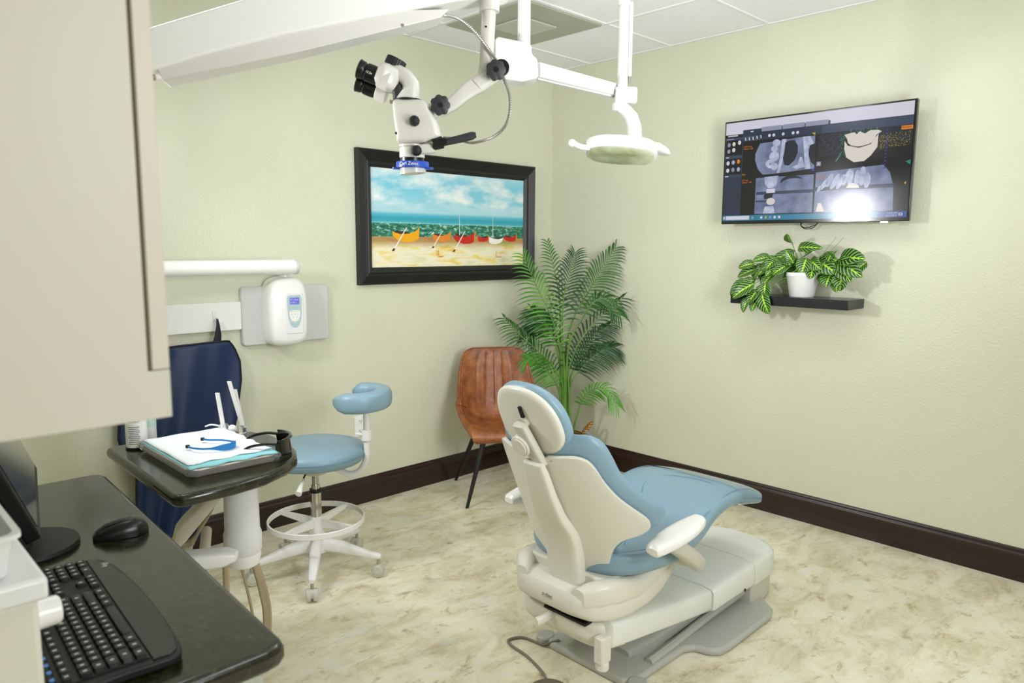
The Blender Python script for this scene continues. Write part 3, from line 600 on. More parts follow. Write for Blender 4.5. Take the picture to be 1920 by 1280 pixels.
for s in (-1, 1):
    b = BM(); tube(b, [(-1.78, cy+s*.17, .03), (-1.6, cy+s*.165, .035), (-1.35, cy+s*.16, .05), (-1.1, cy+s*.16, .06)], .016, 8, 5); t.part('base_rib', b, M_base, base)
    b = BM(); cyl(b, (-1.9, cy+s*.21, .0), (-1.9, cy+s*.21, .03), .035); t.part('levelling_foot', b, M_base, base, bevel=.006)
def slab(rows, p=6, n=40): # rows x, zb, zt, halfwidth
    b = BM(); rings(b, [sring((x, cy, (zb+zt)/2), (0, 1, 0), (0, 0, 1), w_, (zt-zb)/2, p, n) for x, zb, zt, w_ in rows]); return b
t.part('lift_cover', slab([(-2.04, .19, .265, .19), (-2.03, .185, .285, .205), (-1.9, .17, .268, .212), (-1.6, .125, .222, .212), (-1.445, .103, .20, .212), (-1.435, .105, .196, .208)], 7), M_cover)
t.part('front_cover', slab([(-1.43, .10, .195, .213), (-1.42, .095, .205, .218), (-1.25, .098, .207, .218), (-1.125, .095, .21, .218), (-1.118, .10, .205, .21)], 7), M_cover)
b = BM(); noser = [(-1.118, .208), (-1.10, .218), (-1.0, .218), (-.92, .208), (-.86, .18), (-.825, .13), (-.81, .06)]
rs = []
for x, y in [(-1.118, .218), (-1.0, .216), (-.93, .205), (-.88, .18), (-.845, .14), (-.825, .08)]:
    zt = .21-.02*max(0, (x+1.0))/.18; rs.append(sring((x, cy, (zt+.085)/2), (0, 1, 0), (0, 0, 1), y, (zt-.085)/2, 6, 40))
rings(b, rs); t.part('nose_cover', b, M_cover)
hx = [(-1.115, .206), (-1.0, .204), (-.94, .195), (-.895, .172), (-.86, .13), (-.842, .07)]; o2 = [(x, cy-y) for x, y in hx]+[(x, cy+y) for x, y in hx[::-1]]
b = BM(); prism(b, o2, .004, .10); t.part('nose_skirt', b, M_chairg, bevel=.01)
for x in (-1.2,):
    b = BM(); lathe(b, [(.006, 0), (.006, .003)], (x, cy-.2185, .118), (0, -1, 0), 12); t.part('cover_screw', b, M_blackp)
# rear pump body under the seat
b = BM(); rs = []
for x, zb, zt, w_ in ((-2.085, .225, .27, .09), (-2.075, .20, .278, .14), (-2.05, .178, .283, .175), (-2.01, .165, .285, .20), (-1.96, .158, .28, .205), (-1.90, .155, .278, .20), (-1.84, .16, .27, .17)): rs.append(sring((x, cy, (zb+zt)/2), (0, 1, 0), (0, 0, 1), w_, (zt-zb)/2, 4, 40))
rings(b, rs); t.part('pump_body', b, M_chairp)
b = BM(); box(b, (-2.06, cy-.185, .20), (.05, .035, .09)); cyl(b, (-2.06, cy-.185, .13), (-2.06, cy-.185, .16), .022); t.part('link_bracket', b, M_chairp, bevel=.006)
# saddle housing
b = BM(); rs = []
for x, zb, zt, w_ in ((-2.125, .315, .355, .10), (-2.115, .298, .372, .145), (-2.085, .282, .380, .178), (-2.03, .270, .382, .205), (-1.96, .268, .378, .218), (-1.86, .272, .375, .218), (-1.76, .285, .38, .205), (-1.66, .31, .39, .18), (-1.58, .345, .40, .15)): rs.append(sring((x, cy, (zb+zt)/2), (0, 1, 0), (0, 0, 1), w_, (zt-zb)/2, 4.5, 40))
rings(b, rs); hs = t.part('saddle_housing', b, M_chairp)
for s in (-1, 1):
    b = BM(); rs = [sring((x, cy+s*y, z), (0, 1, 0), (0, 0, 1), w_, h_, 3, 20) for x, y, z, w_, h_ in ((-2.115, .125, .365, .026, .03), (-2.08, .155, .375, .034, .04), (-2.01, .18, .375, .037, .042), (-1.92, .19, .365, .034, .038), (-1.80, .18, .37, .03, .035), (-1.66, .16, .385, .02, .03))]; rings(b, rs); t.part('housing_cheek', b, M_chairp, hs)
t.part('logo', textbm('a·dec', .022, axes((-2.128, cy+.02, .332), (.0, -1, 0), (.25, 0, .97))), mat('grey_green_print', '#7E8C7C', .5), hs)
b = BM(); box(b, (-2.05, cy-.05, .273), (.09, .18, .008)); t.part('slot', b, M_blackm, hs)
b = BM(); tube(b, [(-2.04, cy+.0, .262), (-2.08, cy+.01, .258), (-2.115, cy+.02, .244), (-2.14, cy+.03, .238)], .012, 10, 5, radii=lambda q: .012+.003*q); t.part('release_lever', b, M_chairp, hs)
b = BM(); box(b, (-1.86, cy, .390), (.36, .36, .05)); t.part('seat_frame', b, M_chairp, bevel=.008)
# spine column
b = BM(); rs = []
for x, z, w_, h_ in ((-2.050, .38, .070, .03), (-2.058, .46, .070, .03), (-2.078, .525, .074, .028), (-2.105, .57, .075, .022), (-2.145, .63, .062, .020), (-2.180, .70, .054, .018), (-2.214, .780, .048, .016), (-2.226, .812, .040, .012)): rs.append(sring((x, cy-.022-.03*max(0, z-.5), z), (0, 1, 0), n_, w_, h_, 4, 24))
rings(b, rs); sp = t.part('spine_column', b, M_chairp)
# back shell
def backsurf(s, w, off, top=Vector((-2.225, cy, .868))): return top+d_*s+YV*w+n_*(off+1.65*w*w)
def backloft(W, off, th, n=25, s0=0, p=2.6, name=None):
    b = BM(); rs = []; P = catmull([(s, ww, 0) for s, ww in W], 5)
    for q in P:
        ring = []
        for k in range(40):
            a = 2*PI*k/40; ca, sa = math.cos(a), math.sin(a); u = q.y*math.copysign(abs(ca)**(2/p), ca); e = 1-max(0, 1-(q.x-s0)/.02)*.5
            ring.append(backsurf(q.x, u, off+th*math.copysign(abs(sa)**(2/p), sa)*e))
        rs.append(ring)
    rings(b, rs); return b
b = BM(); prof_ = [(.040, .12), (.044, .155), (.062, .182), (.095, .197), (.15, .21), (.21, .232), (.26, .258), (.30, .280), (.325, .288), (.345, .283), (.360, .262), (.366, .235), (.376, .208), (.40, .186), (.435, .170), (.465, .158), (.484, .14), (.492, .12)]
PP = catmull([(s, w_, 0) for s, w_ in prof_], 4); G = []
for q in PP:
    G.append([b.verts.new(backsurf(q.x+(.03*(1-min(1, abs(j/24*2-1)*1.9)**2) if q.x < .05 else 0), (j/24*2-1)*q.y, 0)) for j in range(25)])
for i in range(len(G)-1):
    for j in range(24): b.faces.new((G[i][j], G[i][j+1], G[i+1][j+1], G[i+1][j]))
t.part('back_shell', b, M_chairp, solid=.013, bevel=.004, segs=3, ang=60)
bc = backloft([(-.018, .105), (-.012, .152), (.002, .186), (.038, .208), (.09, .219), (.15, .228), (.21, .252), (.26, .278), (.30, .300), (.335, .305), (.36, .29), (.375, .25), (.40, .20), (.43, .17), (.45, .15)], .040, .030, p=3.2)
back = t.part('back_cushion', bc, M_vinyl)
b = BM(); tube(b, [backsurf(s, w_*1.0, .0725-.02*(w_/.3)**4) for s, w_ in [(-.01, -.15), (.06, -.19), (.15, -.21), (.25, -.25), (.32, -.27)]], .0013, 5, 5); t.part('seam', b, M_seam, back)
# seat and leg rest
SR = [(-2.030, .455, .026, .08), (-2.020, .450, .040, .135), (-1.99, .446, .050, .190), (-1.94, .444, .054, .232), (-1.88, .443, .055, .258), (-1.78, .440, .055, .270), (-1.68, .446, .053, .266), (-1.58, .466, .050, .255), (-1.48, .497, .046, .24), (-1.38, .516, .045, .232), (-1.28, .515, .042, .226), (-1.18, .495, .038, .218), (-1.10, .472, .034, .208), (-1.06, .460, .029, .196), (-1.045, .455, .018, .18)]
def seatloft(SR, grow=0, p=3.4):
    b = BM(); Q = catmull([(x, z, 0) for x, z, h_, w_ in SR], 4); Q2 = catmull([(h_, w_, 0) for x, z, h_, w_ in SR], 4); rs = []
    for q, r in zip(Q, Q2): rs.append(sring((q.x, cy, q.y), (0, 1, 0), (0, 0, 1), r.y+grow, r.x+grow, p, 48, bend=.25 if q.x < -1.5 else .25*max(0, (-1.2-q.x)/.3)))
    rings(b, rs); return b
seat = t.part('seat_cushion', seatloft(SR), M_vinyl)
for s in (-1, 1):
    b = BM(); tube(b, [(x, cy+s*(w_-.016), z+h_*.80+(.25*w_*w_ if x < -1.5 else 0)) for x, z, h_, w_ in SR[2:-2]], .0016, 5, 5); t.part('seam', b, M_seam, seat)
b = BM(); tube(b, [(-1.98, cy-.2, .5275), (-1.86, cy-.13, .5235), (-1.70, cy-.04, .503), (-1.56, cy+.04, .5275), (-1.45, cy+.09, .55), (-1.36, cy+.05, .563), (-1.32, cy-.08, .564), (-1.34, cy-.19, .556)], .0014, 5, 6); t.part('stitch_line', b, M_seam, seat)
FS = [(x, z, h_, w_) for x, z, h_, w_ in SR if x > -1.3]
b = seatloft(FS, .006); t.part('toe_film_cover', b, M_clear)
# armrests
for s, nm in ((-1, 'near'), (1, 'far')):
    y = cy+s*.315; b = BM(); rs = []
    for k, f in enumerate((0, .03, .12, .3, .5, .7, .88, .97, 1)):
        x = -1.995+.275*f; z = .545+.030*f; w_ = .047*(math.sin(PI*min(max(.05+.90*f, 0), 1)))**.42; rs.append(sring((x, y, z), (0, 1, 0), (-.1, 0, 1), w_, .020*(.5 if k in (0, 8) else 1), 2.8, 24))
    rings(b, rs); pad = t.part('armrest_pad', b, M_white)
    b = BM(); rings(b, [sring(q, (0, 1, 0), (.55, 0, .83), w_, h_, 3, 20) for q, w_, h_ in (((-1.90, y, .545), .026, .024), ((-1.84, y+s*-.002, .51), .028, .026), ((-1.75, y-s*.01, .45), .029, .028), ((-1.69, y-s*.02, .405), .026, .026), ((-1.675, y-s*.022, .392), .015, .02))]); t.part('armrest_support', b, M_chairg)
    b = BM(); cyl(b, (-1.70, y-s*.02, .42), (-1.74, cy+s*.15, .425), .028); t.part('armrest_pivot', b, M_chairg)
# headrest
hc = Vector((-2.232, cy-.006, .942))
def egg(a, bb, c, off, p=2.4, n=40, cup=.9):
    r = []
    for k in range(n):
        q = 2*PI*k/n; u = a*math.copysign(abs(math.cos(q))**(2/p), math.cos(q)); v = bb*math.copysign(abs(math.sin(q))**(2/p), math.sin(q)); u *= 1-.10*(v/bb)
        r.append(c-d_*v+YV*u+n_*(off+cup*u*u))
    return r
b = BM(); rings(b, [egg(a*.128, a*.120, hc, o) for a, o in ((.85, -.012), (.96, -.010), (1, -.004), (1, .004), (.96, .008))]); t.part('headrest_plate', b, M_chairp, ang=50)
b = BM(); rings(b, [egg(a*.133, a*.122, hc-Vector((0, 0, .004)), o, cup=cu) for a, o, cu in ((.90, .006, .9), (1.0, .012, .9), (1.02, .022, .9), (1.01, .034, 1.0), (.94, .043, 1.1), (.8, .048, 1.2), (.5, .046, 1.3), (.2, .043, 1.4))]); t.part('headrest_cushion', b, M_vinyl, ang=60)
b = BM(); q0 = hc-n_*.028-d_*.0+Vector((0, .004, .0)); q1 = hc-n_*.030+d_*.135+Vector((0, -.038, 0)); T_ = (q1-q0).normalized()
rings(b, [sring(q, (0, 1, 0), n_, w_, h_, 4, 20) for q, w_, h_ in ((q0-T_*.006, .016, .008), (q0, .024, .014), (q1-T_*.02, .024, .014), (q1, .022, .012))]); br = t.part('glide_bar', b, M_chairg)
b = BM(); kc = hc-n_*.050+d_*.070+Vector((0, .012, 0)); cyl(b, kc, kc+n_*.03, .036, seg=32); kn = t.part('tilt_knob', b, M_chairp, bevel=.004)
b = BM(); cyl(b, kc-n_*.004, kc, .028, seg=32); t.part('knob_cap', b, M_chairp, kn)
b = BM(); q = hc-n_*.010-d_*.034+Vector((0, -.002, 0)); box(b, q, (.012, .010, .045), Matrix.Rotation(-.41, 3, 'Y')); t.part('plate_slot', b, M_blackm)
b = BM(); cyl(b, hc-n_*.02, hc+n_*.01, .018); t.part('swivel', b, M_chairg)

# foot control
t = Thing('foot_control', (-2.14, -1.99, 0), 'round grey foot pedal with a thin cord beside the dental chair base', 'foot pedal')
b = BM(); lathe(b, [(.07, 0), (.072, .01), (.066, .022), (.05, .03), (.02, .033)], (-2.14, -1.99, 0)); t.part('disc', b, mat('taupe_plastic', '#6E6453', .5))
b = BM(); tube(b, [(-2.11, -1.955, .02), (-2.06, -1.88, .006), (-2.03, -1.78, .006), (-2.02, -1.69, .006), (-2.0, -1.655, .006), (-1.95, -1.68, .006), (-1.935, -1.76, .006), (-1.93, -1.79, .02), (-1.90, -1.82, .034)], .005, 8, 8); t.part('cord', b, mat('grey_cord', '#7D776A', .5))

# ------------------------------------------------------------------ operator stool
sx_, sy_ = -2.215, -.63
t = Thing('dental_stool', (sx_, sy_, 0), 'blue round stool with curved body support and white foot ring', 'stool')
def sp_(x, y, z): return Vector((sx_+x, sy_+y, z))
b = BM(); lathe(b, [(.05, .528), (.15, .526), (.208, .532), (.224, .55), (.226, .575), (.214, .595), (.185, .604), (.12, .610), (.05, .612), (.0, .612)], (sx_, sy_, -.01), seg=56); seat = t.part('seat', b, M_vinyl, ang=60)
b = BM(); tube(b, [sp_(.2265*math.cos(a), .2265*math.sin(a), .558) for a in [k*PI/24 for k in range(49)]], .0015, 5, smooth=False); t.part('seam', b, M_seam, seat)
b = BM(); lathe(b, [(.02, .46), (.05, .462), (.075, .50), (.12, .518)], (sx_, sy_, 0)); t.part('seat_mount', b, M_beige)
b = BM(); lathe(b, [(.0145, .38), (.0145, .47)], (sx_, sy_, 0)); t.part('gas_piston', b, M_chrome)
b = BM(); lathe(b, [(.024, .245), (.024, .385), (.019, .39), (.019, .41)], (sx_, sy_, 0)); col = t.part('column', b, M_chrome)
b = BM(); lathe(b, [(.0265, .375), (.0265, .39)], (sx_, sy_, 0)); t.part('collar', b, M_blackm, col)
RZ = .245
b = BM(); ringp = [(.205, -.012), (.213, -.012), (.213, .014), (.205, .014)]
rings(b, [[sp_(r*math.cos(2*PI*k/64), r*math.sin(2*PI*k/64), RZ+z) for r, z in ringp] for k in range(64)], closed=True); fr = t.part('foot_ring', b, M_white, bevel=.003)
for k in range(4):
    a = math.radians(20+90*k); b = BM(); ca, sa = math.cos(a), math.sin(a)
    cs = lambda r, w_, z0_, z1_: [sp_(r*ca-w_*sa*e, r*sa+w_*ca*e, z) for e, z in ((-1, z0_), (1, z0_), (1, z1_), (-1, z1_))]
    rings(b, [cs(.02, .008, RZ-.03, RZ+.008), cs(.207, .008, RZ-.008, RZ+.008)]); t.part('ring_spoke', b, M_white, fr)
b = BM(); lathe(b, [(.032, .20), (.03, .26), (.026, .265)], (sx_, sy_, 0)); t.part('ring_hub', b, M_white, fr)
b = BM(); lathe(b, [(.045, .10), (.05, .12), (.04, .17), (.028, .21)], (sx_, sy_, 0)); t.part('base_hub', b, M_white)
for a in (-124, -52, 20, 92, 164):
    a = math.radians(a); ca, sa = math.cos(a), math.sin(a)
    def cs(r, w_, zc, h_): return [sp_(r*ca-w_*sa*math.copysign(abs(math.cos(q))**.6, math.cos(q)), r*sa+w_*ca*math.copysign(abs(math.cos(q))**.6, math.cos(q)), zc+h_*math.copysign(abs(math.sin(q))**.6, math.sin(q))) for q in [2*PI*k/16 for k in range(16)]]
    b = BM(); rings(b, [cs(.03, .024, .135, .032), (cs(.12, .024, .125, .026)), cs(.24, .019, .098, .014), cs(.285, .016, .092, .012), cs(.298, .01, .091, .008)]); lg = t.part('leg', b, M_white)
    b = BM(); cyl(b, sp_(.285*ca, .285*sa, .052), sp_(.285*ca, .285*sa, .09), .007); t.part('caster_stem', b, M_steel, lg)
    b = BM()
    for s in (-1, 1):
        c0 = sp_(.285*ca, .285*sa, .0265)+Vector((-sa, ca, 0))*s*.014; cyl(b, c0-Vector((-sa, ca, 0))*.009, c0+Vector((-sa, ca, 0))*.009, .0265, seg=24)
    c0 = sp_(.285*ca, .285*sa, .034); cyl(b, c0-Vector((-sa, ca, 0))*.026, c0+Vector((-sa, ca, 0))*.026, .022, seg=24); t.part('caster', b, M_chairg, lg, bevel=.004)
b = BM(); tube(b, [sp_(-.03, -.02, .50), sp_(-.10, -.09, .49), sp_(-.12, -.12, .482)], .004, 6, 5); lv = t.part('height_lever', b, M_blackm)
b = BM(); tube(b, [sp_(-.115, -.11, .483), sp_(-.15, -.15, .468), sp_(-.175, -.175, .45)], .01, 10, 6, radii=lambda q: .006+.008*q); t.part('lever_grip', b, M_white, lv)
# curved support arm and C-shaped torso pad
r_ = Vector((math.cos(YAW), -math.sin(YAW), 0)); f_ = Vector((math.sin(YAW), math.cos(YAW), 0)); o_ = Vector((sx_, sy_, 0))
def sl(x, y, z): return o_+r_*x+f_*y+Vector((0, 0, z))
b = BM(); tube(b, [sl(.04, .0, .50), sl(.10, -.01, .485), sl(.15, -.01, .462), sl(.20, -.01, .475), sl(.232, -.01, .53), sl(.236, -.01, .60), sl(.236, -.01, .79)], .0145, 14, 8); t.part('support_arm', b, M_white)
b = BM(); cyl(b, sl(.236, -.01, .615), sl(.236, -.01, .665), .023); cyl(b, sl(.236, -.01, .64), sl(.19, -.03, .65), .006); t.part('clamp', b, M_white, bevel=.003)
b = BM(); rs = []; pc = sl(.195, .055, .790); NP = 22
for k in range(NP+1):
    f = k/NP; a = math.radians(-112+232*f); rr = .104; c_ = pc+r_*(rr*1.0*math.cos(a))+f_*(rr*1.25*math.sin(a)); T_ = (-r_*math.sin(a)+f_*1.25*math.cos(a)).normalized(); N_ = T_.cross(Vector((0, 0, 1)))
    e = min(1, .55+2.6*min(f, 1-f)*2) if 0 < f < 1 else .4; c_ = c_+Vector((0, 0, .004))
    if f < .25: c_ = c_-T_*(.25-f)*.22
    rs.append(sring(c_, N_, (0, 0, 1),   .039*e, .044*e, 3.0, 24))
rings(b, rs); t.part('torso_pad', b, M_vinyl, ang=60)

# ------------------------------------------------------------------ wall outlet
t = Thing('wall_outlet', (-1.563, 0, .40), 'white double power outlet on the wall behind the blue stool', 'outlet')
b = BM(); prism(b, rrect(.075, .12, .006), 0, .006, (-1.578, 0, .455), (1, 0, 0), (0, 0, 1)); t.part('cover_plate', b, M_white, bevel=.002)
for dz in (.028, -.028):
    b = BM(); prism(b, rrect(.034, .03, .01), 0, .0085, (-1.578, 0, .455+dz), (1, 0, 0), (0, 0, 1)); so = t.part('socket', b, M_white)
    b = BM(); box(b, (-1.585, -.0087, .457+dz), (.0025, .001, .009)); box(b, (-1.571, -.0087, .457+dz), (.0025, .001, .009)); box(b, (-1.578, -.0087, .447+dz), (.005, .001, .004)); t.part('slots', b, M_blackm, so)

# ------------------------------------------------------------------ wall x-ray unit, board, apron
t = Thing('xray_unit', (-2.015, 0, 1.12), 'white wall-mounted x-ray control box on a grey plate under a long arm', 'x-ray unit')
b = BM(); prism(b, rrect(.478, .292, .02), 0, .028, (-2.012, 0, 1.118), (1, 0, 0), (0, 0, 1)); t.part('wall_plate', b, M_grey, bevel=.006)
b = BM(); oc = (-2.045, 0, 1.138)
outl = closed_outline([(-.098, -.13), (-.104, 0), (-.098, .10), (-.07, .158), (0, .175), (.07, .160), (.098, .10), (.102, 0), (.098, -.125), (.07, -.163), (0, -.172), (-.07, -.165)], 6)
rings(b, [[Vector((oc[0]+u*s, -y, oc[2]+v*s)) for u, v in outl] for s, y in ((1.0, .02), (1.0, .075), (.985, .10), (.93, .118), (.80, .126))]); cb = t.part('control_box', b, M_white, ang=50)
b = BM(); prism(b, rrect(.098, .205, .012), .120, .1285, (-2.024, 0, 1.13), (1, 0, 0), (0, 0, 1)); t.part('face_panel', b, M_frost, cb, bevel=.003)
b = BM(); prism(b, closed_outline([(-.036, .075), (0, .079), (.036, .075), (.038, .01), (.032, -.045), (.014, -.078), (-.014, -.078), (-.032, -.045), (-.038, .01)], 5), .1285, .1295, (-2.024, 0, 1.14), (1, 0, 0), (0, 0, 1)); t.part('keypad', b, mat('pale_teal', '#AFC7CA', .4), cb)
b = BM(); prism(b, closed_outline([(-.028, .0), (0, .006), (.028, .0), (.024, -.035), (.008, -.05), (-.008, -.05), (-.024, -.035)], 5), .1295, .1302, (-2.024, 0, 1.14), (1, 0, 0), (0, 0, 1)); t.part('key_area', b, M_white, cb)
b = BM(); prism(b, rrect(.052, .034, .003), .1295, .1303, (-2.024, 0, 1.192), (1, 0, 0), (0, 0, 1)); ds = t.part('display', b, emat('lcd_violet', '#7C7FE0', .9), cb)
for dz, s in ((.003, '07 F 8mA'), (-.0115, '0.100 s')): t.part('display_text', textbm(s, .0115, axes((-2.048, -.1306, 1.192+dz), (1, 0, 0), (0, 0, 1)), .0002), emat('lcd_white', '#D8DAFF', .9), ds)
b = BM()
for x, z in ((-.015, .028), (.008, .028), (-.018, .0), (-.006, .0), (.006, .0), (.018, .0), (-.016, -.014), (0, -.014), (.016, -.014), (-.01, -.028), (.01, -.028), (0, -.055), (-.02, -.05), (.02, -.045)):
    b = BM(); cyl(b, (-2.024+x, -.129, 1.14+z), (-2.024+x, -.1312, 1.14+z), .0035 if z > -.04 else .0065, seg=12); t.part('button', b, mat('pale_button', '#C9CFD2', .4), cb)
b = BM(); lathe(b, [(.026, 0), (.026, .018), (.02, .02), (.02, .045), (.026, .048), (.026, .06)], (-2.045, -.07, 1.305)); t.part('arm_joint', b, M_white)
b = BM(); cyl(b, (-2.995, -.14, 1.362), (-2.03, -.14, 1.362), .036, seg=32); am = t.part('horizontal_arm', b, M_white)
b = BM(); cyl(b, (-2.03, -.14, 1.362), (-2.012, -.14, 1.362), .0375, seg=32); t.part('end_cap', b, M_grey, am, bevel=.004)
b = BM(); cyl(b, (-2.045, -.07, 1.35), (-2.045, -.14, 1.362), .02); t.part('arm_knuckle', b, M_white)
b = BM(); box(b, (-2.95, -.09, 1.362), (.10, .18, .10)); t.part('arm_wall_bracket', b, M_white, bevel=.01)
t = Thing('mounting_board', (-2.62, 0, 1.06), 'white wooden board on the wall left of the x-ray control box', 'board')
b = BM(); box(b, (-2.62, -.011, 1.125), (.738, .022, .138)); t.part('board', b, M_white, bevel=.003)
hkx = -2.385
b = BM(); box(b, (hkx, -.024, 1.13), (.018, .005, .045)); tube(b, [(hkx, -.027, 1.118), (hkx, -.045, 1.105), (hkx, -.055, 1.118), (hkx, -.054, 1.128)], .003, 8, 5); t.part('hook', b, M_frost)

t = Thing('lead_apron', (-2.5, -.05, .1), 'navy blue x-ray apron hanging from the hook on the white board', 'apron')
NA, NZ = 60, 50; b = BM(); G = []
def apx(f):   # f 0 top .. 1 bottom : left, right
    pts = [(0, -2.70, -2.34), (.03, -2.745, -2.315), (.10, -2.80, -2.29), (.2, -2.83, -2.29), (.4, -2.85, -2.325), (.52, -2.83, -2.36), (.6, -2.79, -2.40), (.75, -2.80, -2.42), (.92, -2.80, -2.50), (1, -2.78, -2.52)]
    for a, c in zip(pts, pts[1:]):
        if a[0] <= f <= c[0]: q = (f-a[0])/(c[0]-a[0]); return a[1]+(c[1]-a[1])*q, a[2]+(c[2]-a[2])*q
    return pts[-1][1:]
edge = [[], [], [], []]
for i in range(NZ+1):
    f = i/NZ; xl, xr = apx(f); row = []
    for j in range(NA+1):
        u = j/NA; x = xl+(xr-xl)*u; zt = 1.012-.05*max(0, (hkx-x))**1.2-.35*max(0, x-hkx-.03)**1.3; z = zt+(.075-zt)*f
        y = -.06-.018*math.sin(u*13+f*2)*(.3+.7*f)-.014*math.exp(-((x-hkx)/.05)**2)*(1-f)-.010*math.sin(u*27+3*f*f)*f-.02*f
        z += .012*math.sin(u*9)*f; row.append(b.verts.new((x, y, z)))
    G.append(row)
for i in range(NZ):
    for j in range(NA): b.faces.new((G[i][j], G[i][j+1], G[i+1][j+1], G[i+1][j]))
rim = [v.co.copy() for v in G[0]]+[r[-1].co.copy() for r in G[1:]]+[v.co.copy() for v in G[-1][::-1]]+[r[0].co.copy() for r in G[1:-1][::-1]]
t.part('cloth', b, M_navy, solid=.008, ang=80)
b = BM(); tube(b, rim+[rim[0]], .006, 6, smooth=False); t.part('binding', b, M_navyb)
b = BM(); rings(b, [sring(q, (1, 0, 0), (0, 1, 0), w_, .003, 3, 12) for q, w_ in (((hkx-.012, -.062, .995), .022), ((hkx-.004, -.066, 1.04), .017), ((hkx, -.062, 1.09), .009), ((hkx, -.054, 1.124), .004))]); t.part('hanging_loop', b, M_navyb)

# ------------------------------------------------------------------ side table with instruments
tz = .80
t = Thing('side_delivery_table', (-2.86, -1.2, 0), 'half-oval black granite table on a white post beside the counter', 'table')
o = [(-3.112, -.875), (-3.125, -1.50), (-3.118, -1.522), (-3.10, -1.532), (-2.96, -1.530), (-2.86, -1.513), (-2.765, -1.465), (-2.70, -1.40), (-2.655, -1.31), (-2.63, -1.20), (-2.63, -1.09), (-2.655, -1.0), (-2.71, -.93), (-2.80, -.885), (-2.92, -.868), (-3.09, -.862)]
b = BM(); prism(b, o, tz-.036, tz); t.part('tabletop', b, M_gran, bevel=.015, segs=5)
b = BM(); pxy = Vector((-2.808, -1.213, 0))
lathe(b, [(.052, .45), (.060, .465), (.061, .52), (.056, .535), (.054, .68), (.05, .71), (.046, .764)], pxy, seg=36); post = t.part('post', b, M_frost)
b = BM(); lathe(b, [(.035, .405), (.05, .415), (.057, .445), (.052, .465)], pxy, seg=36); t.part('post_collar', b, M_white, post)
b = BM()
rings(b, [sring(p, (.25, .97, 0), Vector((.3, 0, .95)), w_, h_, 5, 24) for p, w_, h_ in ((Vector((-2.82, -1.20, .735)), .035, .03), (Vector((-2.86, -1.19, .69)), .038, .042), (Vector((-2.955, -1.15, .575)), .038, .050), (Vector((-2.985, -1.14, .545)), .036, .050), (Vector((-3.0, -1.135, .535)), .026, .04))]); t.part('swing_arm', b, M_beige, bevel=.004)
b = BM(); tube(b, [(-2.97, -1.14, .50), (-2.97, -1.14, .3), (-2.96, -1.10, .0)], .024, 16, 6); lathe(b, [(.10, 0), (.10, .02), (.04, .03)], (-2.96, -1.10, 0)); t.part('floor_column', b, M_beige)
b = BM()
for k in range(5): tube(b, [(-2.84-.006*k, -1.14+.006*k, .68-.008*k), (-2.875-.006*k, -1.12+.006*k, .58-.010*k), (-2.93, -1.10+.006*k, .50-.010*k), (-2.96, -1.09, .50)], .005, 6, 6)
t.part('hose_bundle', b, M_tan)
# holder bar at the front of the post
t.part('holder_arm', slabx if False else (lambda b: (rings(b, [sring(p, (0, 0, 1), (.6, .8, 0), w_, h_, 4, 24) for p, w_, h_ in ((Vector((-3.17, -1.30, .545)), .022, .034), (Vector((-3.04, -1.395, .555)), .024, .038), (Vector((-2.965, -1.45, .56)), .022, .036), (Vector((-2.94, -1.468, .562)), .012, .022))]), b)[1])(BM()), M_white)
b = BM(); cyl(b, (-3.0, -1.38, .545), (-2.92, -1.20, .555), .016); t.part('holder_link', b, M_beige)
hs_ = [([(-3.01, -1.40, .53), (-3.0, -1.38, .3), (-2.98, -1.36, .01)], .009), ([(-2.945, -1.40, .54), (-2.94, -1.38, .3), (-2.93, -1.35, .01)], .010)]
for k in range(3):
    e = .008*k; hs_.append(([(-2.79+e, -1.235+e, .43), (-2.775+e, -1.25, .34), (-2.765+e, -1.262, .24), (-2.775+e, -1.262, .13), (-2.80+e, -1.24, .01)], .0075))
hs_.append(([(-2.825, -1.225, .42), (-2.815, -1.25, .33), (-2.805, -1.27, .2), (-2.80, -1.27, .02)], .005))
for P_h, c in hs_:
    b = BM(); tube(b, P_h, c, 8, 10); t.part('hose', b, M_tan)

TR = Matrix.Rotation(math.radians(-2), 4, 'Z')
t = Thing('instrument_tray', (-2.90, -1.21, tz), 'steel instrument tray wrapped in clear plastic on the granite side table', 'tray')
def wrapo(w_, h_, n=60, j=0, seed=1):
    rr = random.Random(seed); o = rrect(w_, h_, .03, 10, 0, 0); return [(x*(1+rr.uniform(-j, j)), y*(1+rr.uniform(-j, j))) for x, y in o]
trc = Vector((-2.90, -1.20, tz))
b = BM(); rings(b, [[trc+Vector((x*s, y*s, z)) for x, y in rrect(.275, .42, .03, 8)] for s, z in ((.93, .0015), (.94, .004), (.985, .02), (1, .022), (.98, .024), (.93, .008))]); t.part('tray', b, mat('pale_tray_metal', '#CFC8BA', .3, .35))
b = BM(); rs = []
for s, z, j in ((.95, .0012, .01), (1.0, .006, .015), (1.035, .012, .025), (1.045, .018, .02), (1.02, .026, .012), (.97, .0275, .01)):
    rr = random.Random(int(z*1e5)); rs.append([trc+Vector((x*(s+rr.uniform(-j, j)), y*(s+rr.uniform(-j, j)), z+rr.uniform(-.001, .001))) for x, y in rrect(.28, .425, .03, 16)])
vs = [[b.verts.new(p) for p in r] for r in rs]
for a, c in zip(vs, vs[1:]):
    for j in range(len(a)): b.faces.new((a[j], a[(j+1) % len(a)], c[(j+1) % len(a)], c[j]))
t.part('plastic_wrap', b, M_clear2, smooth=False)
